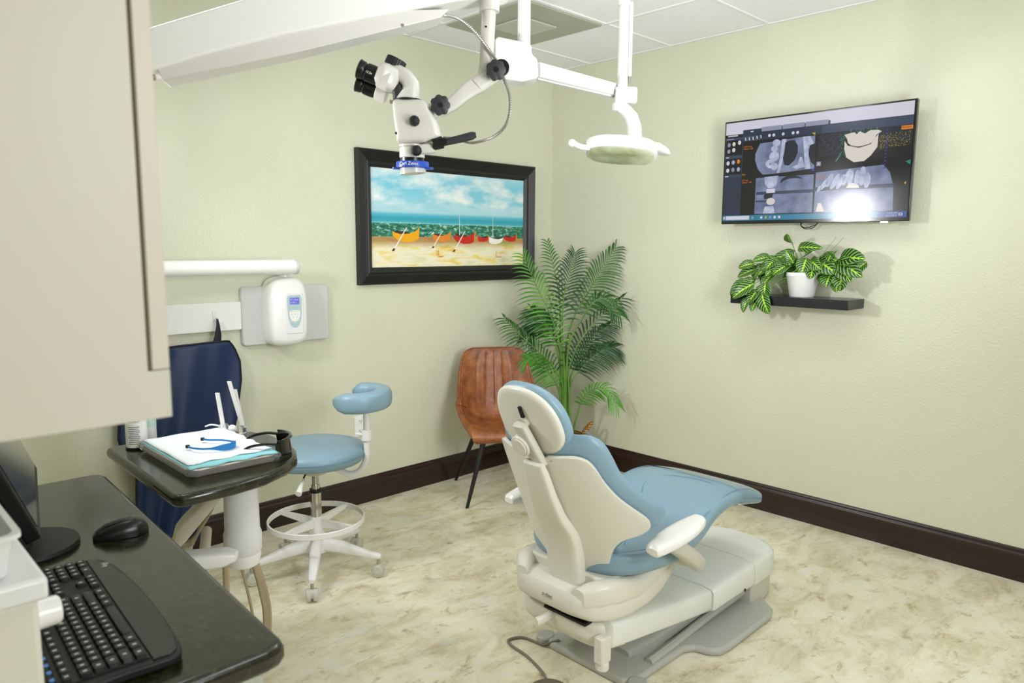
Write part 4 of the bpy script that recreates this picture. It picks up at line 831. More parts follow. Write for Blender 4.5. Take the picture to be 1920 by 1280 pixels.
def sheet(w_, h_, z, amp, seed, dx=0, dy=0, edge=.006):
    b = BM(); rr = random.Random(seed); nx, ny = 26, 36; G = []
    for i in range(nx+1):
        row = []
        for j in range(ny+1):
            x, y = (i/nx-.5)*w_, (j/ny-.5)*h_; ed = edge*math.sin(j*.9+seed)*math.sin(i*.7) if i in (0, nx) or j in (0, ny) else 0
            zz = z+amp*(noise.noise(Vector((x*14+seed, y*14, 0))))
            if abs(x) > w_*.48 or abs(y) > h_*.485: zz -= .003
            row.append(b.verts.new(trc+Vector((x+dx+(ed if i in (0, nx) else 0), y+dy+(ed if j in (0, ny) else 0), zz))))
        G.append(row)
    for i in range(nx):
        for j in range(ny): b.faces.new((G[i][j], G[i+1][j], G[i+1][j+1], G[i][j+1]))
    return b
single('patient_bib', sheet(.272, .41, .0305, .0015, 2), M_bibbg, trc, 'aqua paper patient bib folded on the instrument tray', 'bib', solid=.0015, ang=80)
single('paper_napkin', sheet(.262, .375, .0365, .0025, 5, .0, .016), M_paper, trc, 'white paper napkin spread on top of the aqua bib', 'napkin', solid=.0012, ang=80)
bcl = Vector((-2.895, -1.235, tz+.041))
t = Thing('bib_clip', bcl, 'bright blue curved bib holder strap lying on the white napkin', 'bib holder')
pp = [(-.088, .012), (-.085, -.015), (-.065, -.05), (-.035, -.072), (0, -.085), (.035, -.078), (.052, -.05), (.048, -.015), (.035, .01), (.02, .028), (-.002, .05), (-.012, .075)]
b = BM(); Q = catmull([bcl+Vector((x*.9, y*.9, .002)) for x, y in pp], 6)
m_ = len(Q); rings(b, [sring(q, ((Q[min(i+1, m_-1)]-Q[max(i-1, 0)]).normalized().cross(Vector((0, 0, 1)))), (0, 0, 1), .0022, .003+.008*math.exp(-((i/m_-.42)/.13)**4), 3, 12) for i, q in enumerate(Q)]); 
for v in b.verts: v.co.z += .006
t.part('strap', b, M_bib)
for q in (Q[0], Q[-1]): b = BM(); box(b, q+Vector((0, 0, .006)), (.012, .010, .010)); t.part('clamp', b, M_blackp, bevel=.002)

t = Thing('safety_glasses', (-2.735, -1.3, tz), 'glossy black wraparound safety glasses at the right end of the table', 'glasses')
gM = Matrix.Translation((-2.735, -1.315, tz)) @ Matrix.Rotation(math.radians(-28), 4, 'Z')
b = BM(); G = []
for i in range(25):
    a = math.radians(-80+160*i/24); row = []
    for j in range(7):
        v = j/6; rr = .068; nose = .012*math.exp(-(a/.22)**2) if j < 3 else 0
        row.append(b.verts.new(gM @ Vector((rr*math.cos(a)*.8-.006*v, rr*math.sin(a)*1.08, .004+nose*(1-v*2 if v < .5 else 0)+.006*(abs(a)/1.4)**2+.056*v*(1-.30*(abs(a)/1.4)**3)))))
    G.append(row)
for i in range(24):
    for j in range(6): b.faces.new((G[i][j], G[i+1][j], G[i+1][j+1], G[i][j+1]))
t.part('lens', b, M_gloss, solid=.003)
for s in (-1, 1):
    b = BM(); tube(b, [gM @ Vector(p) for p in ((.015, s*.070, .046), (-.03, s*.074, .050), (-.075, s*.068, .042), (-.105, s*.055, .016), (-.112, s*.050, .006))], .0045, 8, 6); t.part('temple', b, M_gloss)
b = BM(); tube(b, [gM @ Vector((.072*math.cos(a)*.75, .072*math.sin(a)*1.05, .056)) for a in [math.radians(-80+160*k/12) for k in range(13)]], .0035, 8, 3); t.part('brow_bar', b, M_gloss)

t = Thing('spray_can', (-3.035, -.945, tz), 'white spray can with small printed text on the side table', 'can')
b = BM(); lathe(b, [(.030, .001), (.033, .004), (.033, .17), (.028, .185), (.014, .195), (.014, .21)], (-3.035, -.945, tz)); bd = t.part('body', b, M_white)
b = BM(); lathe(b, [(.0325, .0005), (.0345, .002), (.0345, .006), (.0325, .008)], (-3.035, -.945, tz)); t.part('base_rim', b, M_blackm)
cdx = Vector((-.27, -.96, 0)).normalized(); cdr = Vector((cdx.y*-1, cdx.x, 0))
for k in range(15):
    z = tz+.118-.0062*k-(.012 if k > 4 else 0); wd_ = .036 if k % 3 else .03; 
    if 2 <= k <= 3: wd_ = .014
    b = BM(); G = []
    for i in range(7):
        a = (i/6-.5)*wd_/.033-.25+(-.3 if wd_ < .02 else 0); p_ = Vector((-3.035, -.945, 0))+(cdx*math.cos(a)+cdr*math.sin(a))*.0334; G.append((b.verts.new((p_.x, p_.y, z)), b.verts.new((p_.x, p_.y, z+.0028))))
    for i in range(6): b.faces.new((G[i][0], G[i+1][0], G[i+1][1], G[i][1]))
    t.part('print_line', b, mat('grey_print', '#8A8A80', .6), bd)
b = BM(); box(b, (-2.998, -.925, tz+.07), (.045, .045, .14)); bottle = b
t = Thing('wipes_packet', (-2.985, -.905, tz), 'white and pale green plastic pack behind the spray can', 'pack')
b.free(); b = BM(); rings(b, [sring((-2.985, -.905, tz+z), r_, f_, a_*.024, a_*.02, 3, 20) for z, a_ in ((.001, .9), (.01, 1), (.14, 1), (.17, .8))]); t.part('body', b, M_frost)
b = BM(); rings(b, [sring((-2.985, -.905, tz+z), r_, f_, .0245, .0205, 3, 20) for z in (.06, .10)], cap=False); t.part('green_band', b, mat('pale_mint', '#BFE0D4', .5))
for (x, y, h_, lean, lb, sh) in ((-2.775, -1.02, .16, (-.012, .012), 'white plastic film holder rod standing at the back of the tray', 0), (-2.70, -1.0, .19, (-.032, .02), 'white suction tips standing at the table edge behind the tray', 1)):
    t = Thing('film_holder' if not sh else 'suction_tip', (x, y, tz), lb, 'dental tool')
    b = BM(); rings(b, [sring((x+lean[0]*q, y+lean[1]*q, tz+.03+(h_-.03)*q), r_, f_, .0075, .004, 4, 12) for q in (0, .5, 1)]); t.part('rod', b, M_white)
    if not sh:
        b = BM(); lathe(b, [(.02, .001), (.021, .02), (.017, .045), (.012, .05)], (x, y, tz)); t.part('clear_base', b, M_clear2)
        b = BM(); sphere(b, (x+.022, y-.018, tz+.032), .015); t.part('bite_block', b, M_frost)
        b = BM(); tube(b, [(x, y, tz+.04), (x-.03, y+.025, tz+.048), (x-.048, y+.04, tz+.042)], .003, 8, 6); t.part('side_arm', b, M_white)
    else:
        b = BM(); rings(b, [sring((x+lean[0]*q*.6+.004, y+lean[1]*q*.6, tz+.02+(h_-.05)*q), r_, f_, .006, .004, 4, 12) for q in (0, .5, 1)]); t.part('second_rod', b, M_frost)
        b = BM(); lathe(b, [(.014, .001), (.014, .03), (.011, .03)], (x, y, tz)); t.part('base', b, M_clear2)

# ------------------------------------------------------------------ microscope
MM = camframe((-2.377, -1.588, 1.819))
t = Thing('surgical_microscope', (-2.25, -1.70, 1.7), 'white dental microscope hanging from a long curved overhead arm', 'microscope', M=MM)
def lp(*p): return Vector(p)
body = closed_outline([(-.047, .095), (-.01, .097), (.034, .097), (.058, .088), (.07, .065), (.085, .035), (.095, .0), (.094, -.017), (.06, -.028), (.037, -.032), (-.032, -.034), (-.040, -.010), (-.046, .03), (-.049, .06)], 5)
b = BM(); N = len(body)
rings(b, [[lp(u*s+.01*(1-s), y, v*s+.03*(1-s)) for u, v in body] for s, y in ((.74, -.052), (.87, -.050), (.94, -.045), (.985, -.036), (1, -.022), (1, .022), (.985, .036), (.94, .045), (.87, .050), (.74, .052))]); bd = t.part('body', b, M_scope, ang=50)
b = BM(); lathe(b, [(.040, .096), (.042, .098), (.042, .102), (.040, .103)], (-.008, 0, 0)); t.part('black_ring', b, M_blackm, bd)
b = BM(); rings(b, [sring((x, 0, z), Vector((math.cos(a), 0, math.sin(a))), (0, 1, 0), w_, h_, 3, 28) for x, z, a, w_, h_ in ((-.008, .102, 0, .040, .038), (-.004, .118, .15, .036, .036), (.003, .14, .5, .030, .036), (-.008, .163, 1.0, .026, .036), (-.03, .18, 1.35, .024, .034), (-.05, .186, 1.5, .022, .03))]); nk = t.part('tube_neck', b, M_scope)
b = BM(); rings(b, [sring((x, 0, z), Vector((math.cos(a), 0, math.sin(a))), (0, 1, 0), w_, h_, 3, 24) for x, z, a, w_, h_ in ((-.03, .100, 0, .022, .032), (-.034, .125, .2, .020, .03), (-.04, .14, .4, .018, .028))]); t.part('lower_neck', b, M_knob, nk)
ed = Vector((-.92, -.05, .36)).normalized(); eu = Vector((.37, 0, .93)).normalized()
hc_ = lp(-.070, 0, .166)
b = BM(); rings(b, [sring(hc_-ed*k, eu, (0, 1, 0), w_, h_, 3.5, 28) for k, w_, h_ in ((.04, .030, .03), (.03, .036, .045), (.0, .040, .062), (-.015, .038, .064), (-.024, .034, .060))]); hd = t.part('binocular_head', b, M_scope)
b = BM(); c0 = lp(-.050, .0, .200); cyl(b, c0, c0+Vector((.42, 0, .90))*.026, .030, seg=32)
for k in range(24): a = 2*PI*k/24; q = c0+Vector((.42, 0, .90))*.013+Vector((.9, 0, -.42))*(.03*math.cos(a))+Vector((0, 1, 0))*(.03*math.sin(a)); cyl(b, q-Vector((.42, 0, .9))*.012, q+Vector((.42, 0, .9))*.012, .002, seg=5)
t.part('adjustment_dial', b, M_knob, hd)
for s, nm in ((-1, 1), (1, 2)):
    e0 = lp(-.078, -.032, .158) if s < 0 else lp(-.096, .030, .131); b = BM(); lathe(b, [(.030, -.02), (.030, .012), (.028, .014)], e0, ed); t.part('eyepiece_socket', b, M_scope, hd)
    b = BM(); lathe(b, [(.026, .0), (.028, .02), (.0275, .04), (.0245, .043), (.0245, .047), (.027, .05), (.028, .060), (.030, .066), (.0265, .068), (.020, .060)], e0+ed*.012, ed); ey = t.part('eyepiece', b, M_blackp, hd)
    b = BM(); cyl(b, e0+ed*.072, e0+ed*.074, .019); t.part('eye_lens', b, M_lens, ey)
t.part('eyepiece_marking', textbm('12.5x', .0095, axes(MM.inverted() @ (MM @ (lp(-.078, -.032, .158)+ed*.050-Vector((0, .0290, 0))+eu*-.006)), ed*-1, eu)), M_pw, hd)
b = BM(); lathe(b, [(.034, -.052), (.036, -.050), (.036, -.036), (.034, -.034)], (.002, 0, 0)); t.part('lower_ring', b, M_blackp, bd)
b = BM(); lathe(b, [(.038, -.034), (.041, -.036), (.041, -.042), (.039, -.044), (.0395, -.074), (.037, -.076)], (.004, 0, 0)); foc = t.part('focus_barrel', b, M_scope)
b = BM(); lathe(b, [(.0385, -.0425), (.0405, -.0435), (.0405, -.0385), (.0385, -.0375)], (.004, 0, 0)); t.part('barrel_band', b, M_blackp, foc)
b = BM(); lathe(b, [(.037, -.075), (.037, -.090)], (.004, 0, 0)); t.part('black_band', b, M_blackp, foc)
b = BM(); lathe(b, [(.050, -.088), (.051, -.090), (.051, -.106), (.049, -.107)], (.005, 0, 0), seg=48); bx_ = t.part('splash_guard', b, M_blue)
b = BM(); prism(b, rrect(.128, .028, .008), -.110, -.105, (.006, 0, 0), (1, 0, 0), (0, 1, 0)); t.part('guard_tabs', b, M_blue, bx_)
tb = textbm('Carl Zeiss', .0145, Matrix.Identity(4), .0003)
for v in tb.verts:
    a = (v.co.x-.005)/.0515; q = v.co.copy(); rr = .0528+q.z; ang_ = -PI/2-.62+a; v.co = lp(.005+rr*math.cos(ang_), rr*math.sin(ang_), -.1015+q.y)
t.part('lettering', tb, M_pw, bx_)
b = BM(); rings(b, [sring((.006+dx, 0, z), Vector((1, 0, s)).normalized(), (0, 1, 0), .041, .041, 2, 32) for z, s, dx in ((-.108, 0, 0), (-.116, .03, 0), (-.124, .10, .001))]); t.part('objective_cover', b, mat('milky_plastic', '#D9DDDD', .2, trans=.35))
for x, z, r in ((.020, .029, .015), (.024, -.058, .015)):
    b = BM(); lathe(b, [(r, 0), (r, .018), (r*.75, .026), (r*.3, .029)], (x, -.049 if z > 0 else -.038, z), (0, -1, 0)); 
    for k in range(16): a = 2*PI*k/16; cyl(b, (x+r*math.cos(a), -.046 if z > 0 else -.038, z+r*math.sin(a)), (x+r*math.cos(a), -.06 if z > 0 else -.052, z+r*math.sin(a)), .0014, seg=5)
    t.part('knob', b, M_blackm, bd if z > 0 else foc)
b = BM(); lathe(b, [(.005, 0), (.006, .012)], (-.048, -.02, .092), (-1, 0, 0), 10); t.part('locking_pin', b, M_steel, bd)
b = BM(); lathe(b, [(.004, 0), (.004, .003)], (-.038, -.0455, -.006), (0, -1, 0), 10); t.part('port', b, M_blackp, bd)
b = BM(); cyl(b, (.048, -.0, .062), (.082, 0, .072), .024, seg=28); sk = t.part('mount_socket', b, M_scope)
b = BM(); cyl(b, (.068, 0, .068), (.082, 0, .0725), .0215, seg=28); t.part('chrome_ring', b, M_chrome, sk)
def starknob(c, ax, r, parent=None):
    b = BM(); c, ax = Vector(c), Vector(ax).normalized(); x, y = frame_of(ax); rs = []
    for off, s in ((-.012, .86), (-.010, 1), (.008, 1), (.012, .85)):
        rs.append([c+ax*off+(x*math.cos(a)+y*math.sin(a))*(r*s*(1-.13*(.5+.5*math.cos(7*a))**1.5)) for a in [2*PI*k/84 for k in range(84)]])
    rings(b, rs); k_ = t.part('star_knob', b, M_knob, parent)
    b = BM(); cyl(b, c-ax*.0135, c-ax*.012, .008, seg=16); t.part('knob_hub', b, M_blackp, k_); return k_
starknob((.098, -.045, .078), (-.1, 1, .1), .031); b = BM(); cyl(b, (.09, -.04, .076), (.088, .0, .074), .012); t.part('knob_shaft', b, M_blackp)
b = BM(); arm_ = [(.082, .068, .022), (.10, .074, .022), (.135, .092, .021), (.165, .118, .023), (.19, .137, .026), (.215, .150, .027)]
rings(b, [sring((x, 0, z), Vector((-math.sin(.7), 0, math.cos(.7))), (0, 1, 0), w_, .02, 4, 24) for x, z, w_ in arm_]); ar = t.part('lower_arm', b, M_scope)
b = BM(); rings(b, [sring((x, 0, z), Vector((-math.sin(a), 0, math.cos(a))), (0, 1, 0), w_, w_*.9, 2.6, 24) for x, z, a, w_ in ((.208, .146, .75, .027), (.235, .165, .75, .027), (.262, .18, .75, .024))]); t.part('elbow_stub', b, M_scope, ar)
b = BM(); tube(b, [(.222, 0, .155), (.230, 0, .175), (.237, 0, .21), (.240, 0, .27), (.246, 0, .37), (.247, 0, .42)], .0215, 24, 6); pl = t.part('vertical_tube', b, M_scope)
b = BM(); cyl(b, (.2465, 0, .365), (.2475, 0, .44), .031); t.part('bearing_sleeve', b, M_scope, pl)
b = BM(); cyl(b, (.237, -.0215, .315), (.237, -.024, .315), .003, seg=10); t.part('tube_screw', b, M_blackp, pl)
starknob((.268, -.045, .182), (-.1, 1, 0), .031); b = BM(); cyl(b, (.268, -.04, .182), (.262, .0, .18), .011); cyl(b, (.285, -.03, .195), (.285, -.012, .195), .024); t.part('knob_shaft', b, M_blackp)
b = BM(); rings(b, [sring(p, (0, 1, 0), Vector((-.15, 0, 1)), w_, h_, 3, 20) for p, w_, h_ in ((Vector((.028, -.02, -.052)), .018, .016), (Vector((.07, -.02, -.048)), .018, .016), (Vector((.078, -.02, -.047)), .016, .014))]); t.part('handle_mount', b, M_scope)
b = BM(); cyl(b, (.072, -.03, -.037), (.105, -.03, -.030), .019); hb = t.part('handle_hub', b, M_blackp, bevel=.003)
b = BM(); rings(b, [sring((x, -.035, z), (0, 1, 0), Vector((-.22, 0, .97)), .010, h_, 2.5, 18) for x, z, h_ in ((.095, -.034, .012), (.12, -.029, .011), (.16, -.020, .012), (.195, -.011, .0125), (.207, -.008, .008))]); t.part('handle', b, M_knob, hb)
b = BM(); cyl(b, (.106, -.05, -.031), (.106, -.04, -.031), .012); t.part('handle_screw', b, M_blackp, hb)
hose = catmull([(.10, .03, -.008), (.134, .03, -.011), (.185, .02, -.024), (.218, .0, -.023), (.26, -.01, -.010), (.293, -.01, .018), (.310, -.01, .06), (.310, -.012, .115), (.292, -.014, .165), (.276, -.02, .205), (.243, -.03, .25), (.202, -.03, .298), (.152, -.02, .338), (.103, -.01, .352), (.07, .0, .35)], 22)
b = BM(); m_ = len(hose); tube(b, hose, .0045, 10, smooth=False, radii=lambda q: .0046+.0009*math.sin(q*m_*PI*.999)); 
t.part('metal_hose', b, M_steel, ang=25)
# overhead spring arm, a slope from the column to the vertical tube
AW = Matrix.Identity(4); t.M = None
Ad = Vector((.852, -.524, 0)); An = Vector((.524, .852, 0)); A0 = Vector((-3.023, -1.214, 0))
def aq(p): q = Vector(p)-A0; return (q.x*Ad.x+q.y*Ad.y, p[2])
top_ = [(-3.023, -1.214, 2.061), (-2.894, -1.294, 2.118), (-2.754, -1.379, 2.179), (-2.50, -1.536, 2.262), (-2.28, -1.672, 2.31), (-2.15, -1.752, 2.325)]
botm = [(-3.029, -1.21, 1.941), (-2.985, -1.237, 1.962), (-2.873, -1.306, 2.009), (-2.694, -1.417, 2.075), (-2.481, -1.548, 2.141), (-2.273, -1.675, 2.202), (-2.15, -1.752, 2.228)]
ext = [(-.26, 1.96), (-.13, 2.012)]; exb = [(-.26, 1.83), (-.13, 1.885)]
outp = exb+[aq(p) for p in botm]+[(aq(top_[-1])[0]+.035, 2.24), (aq(top_[-1])[0]+.035, 2.315)]+[aq(p) for p in top_[::-1]]+ext[::-1]
b = BM(); prism(b, outp, -.055, .055, A0, Ad, (0, 0, 1)); sa_ = t.part('spring_arm', b, M_arm, bevel=.008, segs=3)
tray = [(-2.998, -1.229, 1.965), (-2.984, -1.238, 1.928), (-2.669, -1.432, 2.028), (-2.313, -1.651, 2.154), (-2.29, -1.665, 2.18), (-2.48, -1.548, 2.16), (-2.694, -1.417, 2.09), (-2.873, -1.306, 2.02)]
b = BM(); prism(b, [aq(p) for p in tray], -.045, .045, A0, Ad, (0, 0, 1)); t.part('cable_tray', b, mat('pale_grey_enamel', '#E2E0DB', .35), sa_, bevel=.003)
for k in (.06, .72):
    q = A0+Ad*k; zz = 1.965+k*.22; b = BM(); cyl(b, q-An*.046+Vector((0, 0, zz)), q-An*.044+Vector((0, 0, zz)), .005, seg=10); t.part('tray_screw', b, M_steel, sa_)
colp = A0+Ad*-.27
b = BM(); tube(b, [A0+Ad*.02+Vector((0, 0, 1.945))-An*.01, A0+Ad*-.04+Vector((0, 0, 1.925))-An*.01, A0+Ad*-.12+Vector((0, 0, 1.895))-An*.01], .012, 10, 40, radii=lambda q: .010+.002*math.sin(q*160)); t.part('spring_hose', b, M_steel)
b = BM(); cyl(b, colp+Vector((0, 0, 1.80)), colp+Vector((0, 0, H)), .04); t.part('ceiling_column', b, M_white)
b = BM(); cyl(b, colp+Vector((0, 0, H-.03)), colp+Vector((0, 0, H)), .13); t.part('ceiling_flange', b, M_white)

# ------------------------------------------------------------------ operatory light
t = Thing('operatory_light', (-1.85, -1.63, 2.0), 'white dental lamp on a jointed arm hanging from a ceiling pole', 'dental lamp')
BMx = camframe((-1.851, -1.63, 2.087)); t.M = BMx
b = BM(); cyl(b, (-.0475, 0, .08), (-.0475, 0, H-2.087), .0225, seg=28); t.part('ceiling_pole', b, M_lamp)
b = BM(); cyl(b, (-.0475, 0, H-2.087-.02), (-.0475, 0, H-2.087), .09, seg=28); t.part('ceiling_flange', b, M_lamp)
b = BM(); prism(b, [(-.148, .10), (-.135, .105), (-.07, .092), (-.045, .088), (-.022, .08), (-.020, .045), (-.001, .033), (.003, -.028), (-.008, -.036), (-.05, -.046), (-.10, -.040), (-.145, -.03)], -.045, .045, (0, 0, 0), (1, 0, 0), (0, 0, 1)); t.part('junction_box', b, M_lamp, bevel=.010, segs=4)
t.M = None
b = BM(); a0, a1 = Vector((-1.86, -1.635, 2.087)), Vector((-1.41, -1.638, 2.083))
rings(b, [sring(p, (0, 1, 0), (0, 0, 1), .021, h_, 5, 20) for p, h_ in ((a0, .026), (a1, .0235))]); ha = t.part('horizontal_arm', b, M_lamp)
b = BM(); box(b, (a0+a1)/2+Vector((0, 0, -.028)), ((a1-a0).length, .014, .006)); t.part('arm_trim', b, M_grey, ha)
LM = camframe((-1.424, -1.671, 1.831)); t.M = LM
b = BM(); lathe(b, [(.020, .22), (.019, .56), (.0225, .562), (.0225, .59), (.014, .60)], (.008, 0, 0)); ps = t.part('upright_post', b, M_lamp)
b = BM(); rings(b, [sring((x, .01, z), (1, 0, 0), (0, 1, 0), .008, .012, 4, 12) for x, z in ((.036, .30), (.036, .575))]); t.part('balance_strip', b, M_lamp, ps)
b = BM(); cyl(b, (.036, .01, .275), (.036, .01, .30), .005); t.part('strip_pin', b, M_steel, ps)
b = BM(); prism(b, rrect(.085, .06, .008, 6, .022, .225), -.024, .024, (0, 0, 0), (1, 0, 0), (0, 0, 1)); t.part('post_block', b, M_lamp, bevel=.005)
b = BM(); lathe(b, [(.022, .165), (.03, .17), (.03, .195), (.024, .20)], (.0, 0, 0)); t.part('neck_collar', b, M_lamp)
b = BM(); rings(b, [sring((x, 0, z), Vector((math.cos(a), 0, math.sin(a))), (0, 1, 0), w_, h_, 2.8, 24) for x, z, a, w_, h_ in ((-.004, .182, 1.4, .020, .026), (.02, .172, 1.0, .024, .028), (.045, .145, .45, .026, .03), (.058, .11, .15, .027, .03), (.062, .06, 0, .028, .03), (.062, .045, 0, .03, .03))]); t.part('curved_neck', b, M_lamp)
def ho(s, sy=1): return [(u*s, v*s*sy) for u, v in closed_outline([(-.135, -.05), (-.13, .03), (-.08, .075), (0, .085), (.09, .075), (.145, .05), (.15, -.03), (.11, -.09), (.02, -.11), (-.08, -.10)], 5)]
TH = Matrix.Rotation(math.radians(-13), 4, 'X') @ Matrix.Rotation(math.radians(4), 4, 'Y')
def hr(s, z, dx=0): return [TH @ Vector((u+dx, v, z)) for u, v in ho(s)]
b = BM(); rings(b, [hr(.80, .044), hr(.93, .041), hr(1, .030), hr(1.01, .016), hr(.985, .0), hr(.95, -.006)]); hd = t.part('lamp_head', b, M_lamp, ang=50)
b = BM(); rings(b, [hr(.90, -.005, .0), hr(.90, -.009), hr(.84, -.015), hr(.6, -.020), hr(.3, -.022)]); t.part('reflector_lens', b, mat('olive_tinted_lens', '#7F8858', .12, 0, coat=.8, col2='#C4C9AE', var=.22, vscale=9), hd)
for s in (-1, 1):
    b = BM()
    if s < 0: tube(b, [TH @ Vector(p) for p in ((-.12, -.05, .0), (-.155, -.055, .0), (-.185, -.055, .012))], .011, 14, 6)
    else: rings(b, [sring(TH @ Vector((x, -.02, z)), (0, 1, 0), (0, 0, 1), w_, h_, 3, 22) for x, z, w_, h_ in ((.12, .032, .05, .02), (.15, .028, .055, .02), (.18, .018, .045, .014), (.196, .012, .02, .008))])
    t.part('handle', b, M_lamp, hd)
b = BM(); sphere(b, TH @ Vector((-.190, -.055, .012)), .0155); t.part('handle_knob', b, M_lamp, hd)
t.M = None

# ------------------------------------------------------------------ upper cabinet
t = Thing('upper_cabinet', (-3.73, -2.3, 1.29), 'large cream wall cabinet hanging over the counter in the foreground', 'cabinet')
cyn = -2.69; cf = -3.518
b = BM(); box(b, ((XL+cf-.022)/2, (cyn-1.90)/2, (1.335+H)/2+.0), (cf-.022-XL, -1.90-cyn, H-1.335)); t.part('carcass', b, M_cab, bevel=.001)
b = BM(); box(b, ((XL+cf)/2, cyn+.01, 1.311), (cf-XL, .02, .052)); t.part('light_rail', b, M_cab, bevel=.001)
b = BM(); box(b, (cf-.009, cyn+.394, (1.338+H)/2), (.018, .788, H-1.338)); t.part('door', b, M_cabedge, bevel=.001)

# ------------------------------------------------------------------ counter
kz = .81
t = Thing('countertop', (-3.56, -1.8, kz-.04), 'dark speckled stone countertop in the left foreground', 'countertop')
o = [(XL+.002, -2.425), (-3.30, -2.425), (-3.276, -2.42), (-3.262, -2.408), (-3.258, -2.385), (-3.207, -1.235), (-3.211, -1.205), (-3.235, -1.188), (XL+.002, -1.188)]
b = BM(); prism(b, o, kz-.04, kz); t.part('slab', b, M_gran, bevel=.013, segs=5)
t = Thing('base_cabinet', (-3.6, -1.8, 0), 'pale grey-green base cabinet under the stone countertop', 'cabinet')
b = BM(); box(b, ((XL-3.31)/2, -1.80, .435), (-3.31-XL, 1.19, .67)); t.part('carcass', b, M_basecab, bevel=.002)
b = BM(); box(b, ((XL-3.37)/2, -1.80, .05), (-3.37-XL, 1.15, .10)); t.part('toe_kick', b, M_blackm)
for k in range(2): 
    b = BM(); box(b, (-3.299, -2.1+.6*k, .43), (.02, .57, .64)); dr = t.part('door', b, M_basecab, bevel=.003)
    b = BM(); tube(b, [(-3.289, -2.0+.4*k, .66), (-3.265, -2.0+.4*k, .655), (-3.265, -2.0+.4*k, .57), (-3.289, -2.0+.4*k, .565)], .005, 8, 4); t.part('handle', b, M_steel, dr)

# monitor
t = Thing('computer_monitor', (-3.47, -1.66, kz), 'black computer monitor on a round base at the back of the counter', 'monitor')
b = BM(); lathe(b, [(.10, .0), (.102, .004), (.10, .012), (.0, .016)], (-3.49, -1.68, kz), seg=56); t.part('base', b, M_blackm)
mA, mB = Vector((-3.501, -1.90, .905)), Vector((-3.403, -1.387, .905)); md = (mB-mA).normalized(); ml = math.radians(21)
mup = Vector((0, 0, 1)); mn = md.cross(mup).normalized(); mn = mn if mn.x > 0 else -mn; ups = (mup*math.cos(ml)-mn*math.sin(ml)).normalized(); mnn = md.cross(ups).normalized(); mnn = mnn if mnn.x > 0 else -mnn
R3 = Matrix((md, ups, mnn)).transposed() if md.cross(ups).dot(mnn) > 0 else Matrix((md, ups, mnn)).transposed()
Lm, Hm = (mB-mA).length, .31
cc = mA+md*Lm/2+ups*Hm/2-mnn*.014
b = BM(); box(b, cc, (Lm, Hm, .028), R3); mo = t.part('housing', b, M_blackp, bevel=.004)
b = BM(); box(b, cc+mnn*.0145, (Lm-.04, Hm-.04, .002), R3); t.part('screen', b, mat('dark_screen_glass', '#0B0C0A', .06, coat=1), mo)
b = BM(); rings(b, [sring(cc-mnn*k, md, ups, w_, h_, 4, 24) for k, w_, h_ in ((.012, .16, .11), (.04, .10, .08), (.055, .06, .05))]); t.part('back_bulge', b, M_blackp, mo)
b = BM(); rings(b, [sring(p, md, Vector((1, 0, 0)), .03, .014, 4, 16) for p in (Vector((-3.49, -1.68, kz+.012)), Vector((-3.50, -1.67, kz+.10)), cc-mnn*.05)]); t.part('stand_neck', b, M_blackp)
# mouse
t = Thing('computer_mouse', (-3.32, -1.74, kz), 'glossy black computer mouse on the counter beyond the keyboard', 'mouse')
mM = Matrix.Translation((-3.317, -1.735, kz)) @ Matrix.Rotation(math.radians(-12), 4, 'Z'); b = BM()
rings(b, [[mM @ Vector((x, (w_*1.0)*math.copysign(abs(math.cos(a))**.8, math.cos(a)), .002+h_*max(0, math.sin(a))**.8)) for a in [2*PI*k/28 for k in range(28)]] for x, w_, h_ in ((-.056, .012, .008), (-.052, .022, .014), (-.03, .030, .026), (0, .032, .034), (.03, .030, .036), (.048, .022, .028), (.057, .008, .012))]); ms = t.part('body', b, M_blackp, ang=70)
b = BM(); rings(b, [[mM @ Vector((x, w_*math.cos(a), .0045+h_+.005*max(0, math.sin(a)))) for a in [2*PI*k/16 for k in range(16)]] for x, w_, h_ in ((-.05, .004, .011), (-.03, .008, .0245), (0, .009, .0315), (.025, .006, .0325))]); t.part('top_strip', b, mat('dark_grey_gloss', '#3A3B3C', .2), ms)
# keyboard
kc = Vector((-3.478, -2.115, kz)); kw, kl = .185, .49
t = Thing('computer_keyboard', kc, 'black full-size keyboard with a curved palm rest on the counter', 'keyboard', M=Matrix.Translation(kc) @ Matrix.Rotation(math.radians(-3.3), 4, 'Z'))
def kb_h(x): return .027-.055*max(0, x+.02)-.0+.0
ko = [(-.088, -.240), (.0, -.246), (.066, -.247), (.084, -.232), (.090, -.19), (.094, -.10), (.094, 0), (.089, .10), (.078, .19), (.055, .238), (.0, .243), (-.088, .240), (-.096, .12), (-.096, -.12)]
b = BM(); prism(b, closed_outline(ko, 5), .003, .019); body_ = t.part('body', b, M_blackm, bevel=.004)
b = BM(); prism(b, [(.040, -.240), (.066, -.240), (.078, -.228), (.086, -.18), (.090, -.10), (.090, 0), (.085, .10), (.074, .18), (.052, .232), (.040, .236)], .019, .0215); t.part('palm_rest', b, mat('satin_dark_grey', '#1A1C19', .33), body_, bevel=.002)
b = BM(); box(b, (-.024, 0, .0195), (.124, kl-.03, .003)); t.part('key_well', b, M_blackm, body_)
kmesh = None; rowsx = [(.027, 6), (.008, 5), (-.011, 4), (-.030, 3), (-.049, 2), (-.073, 1)]
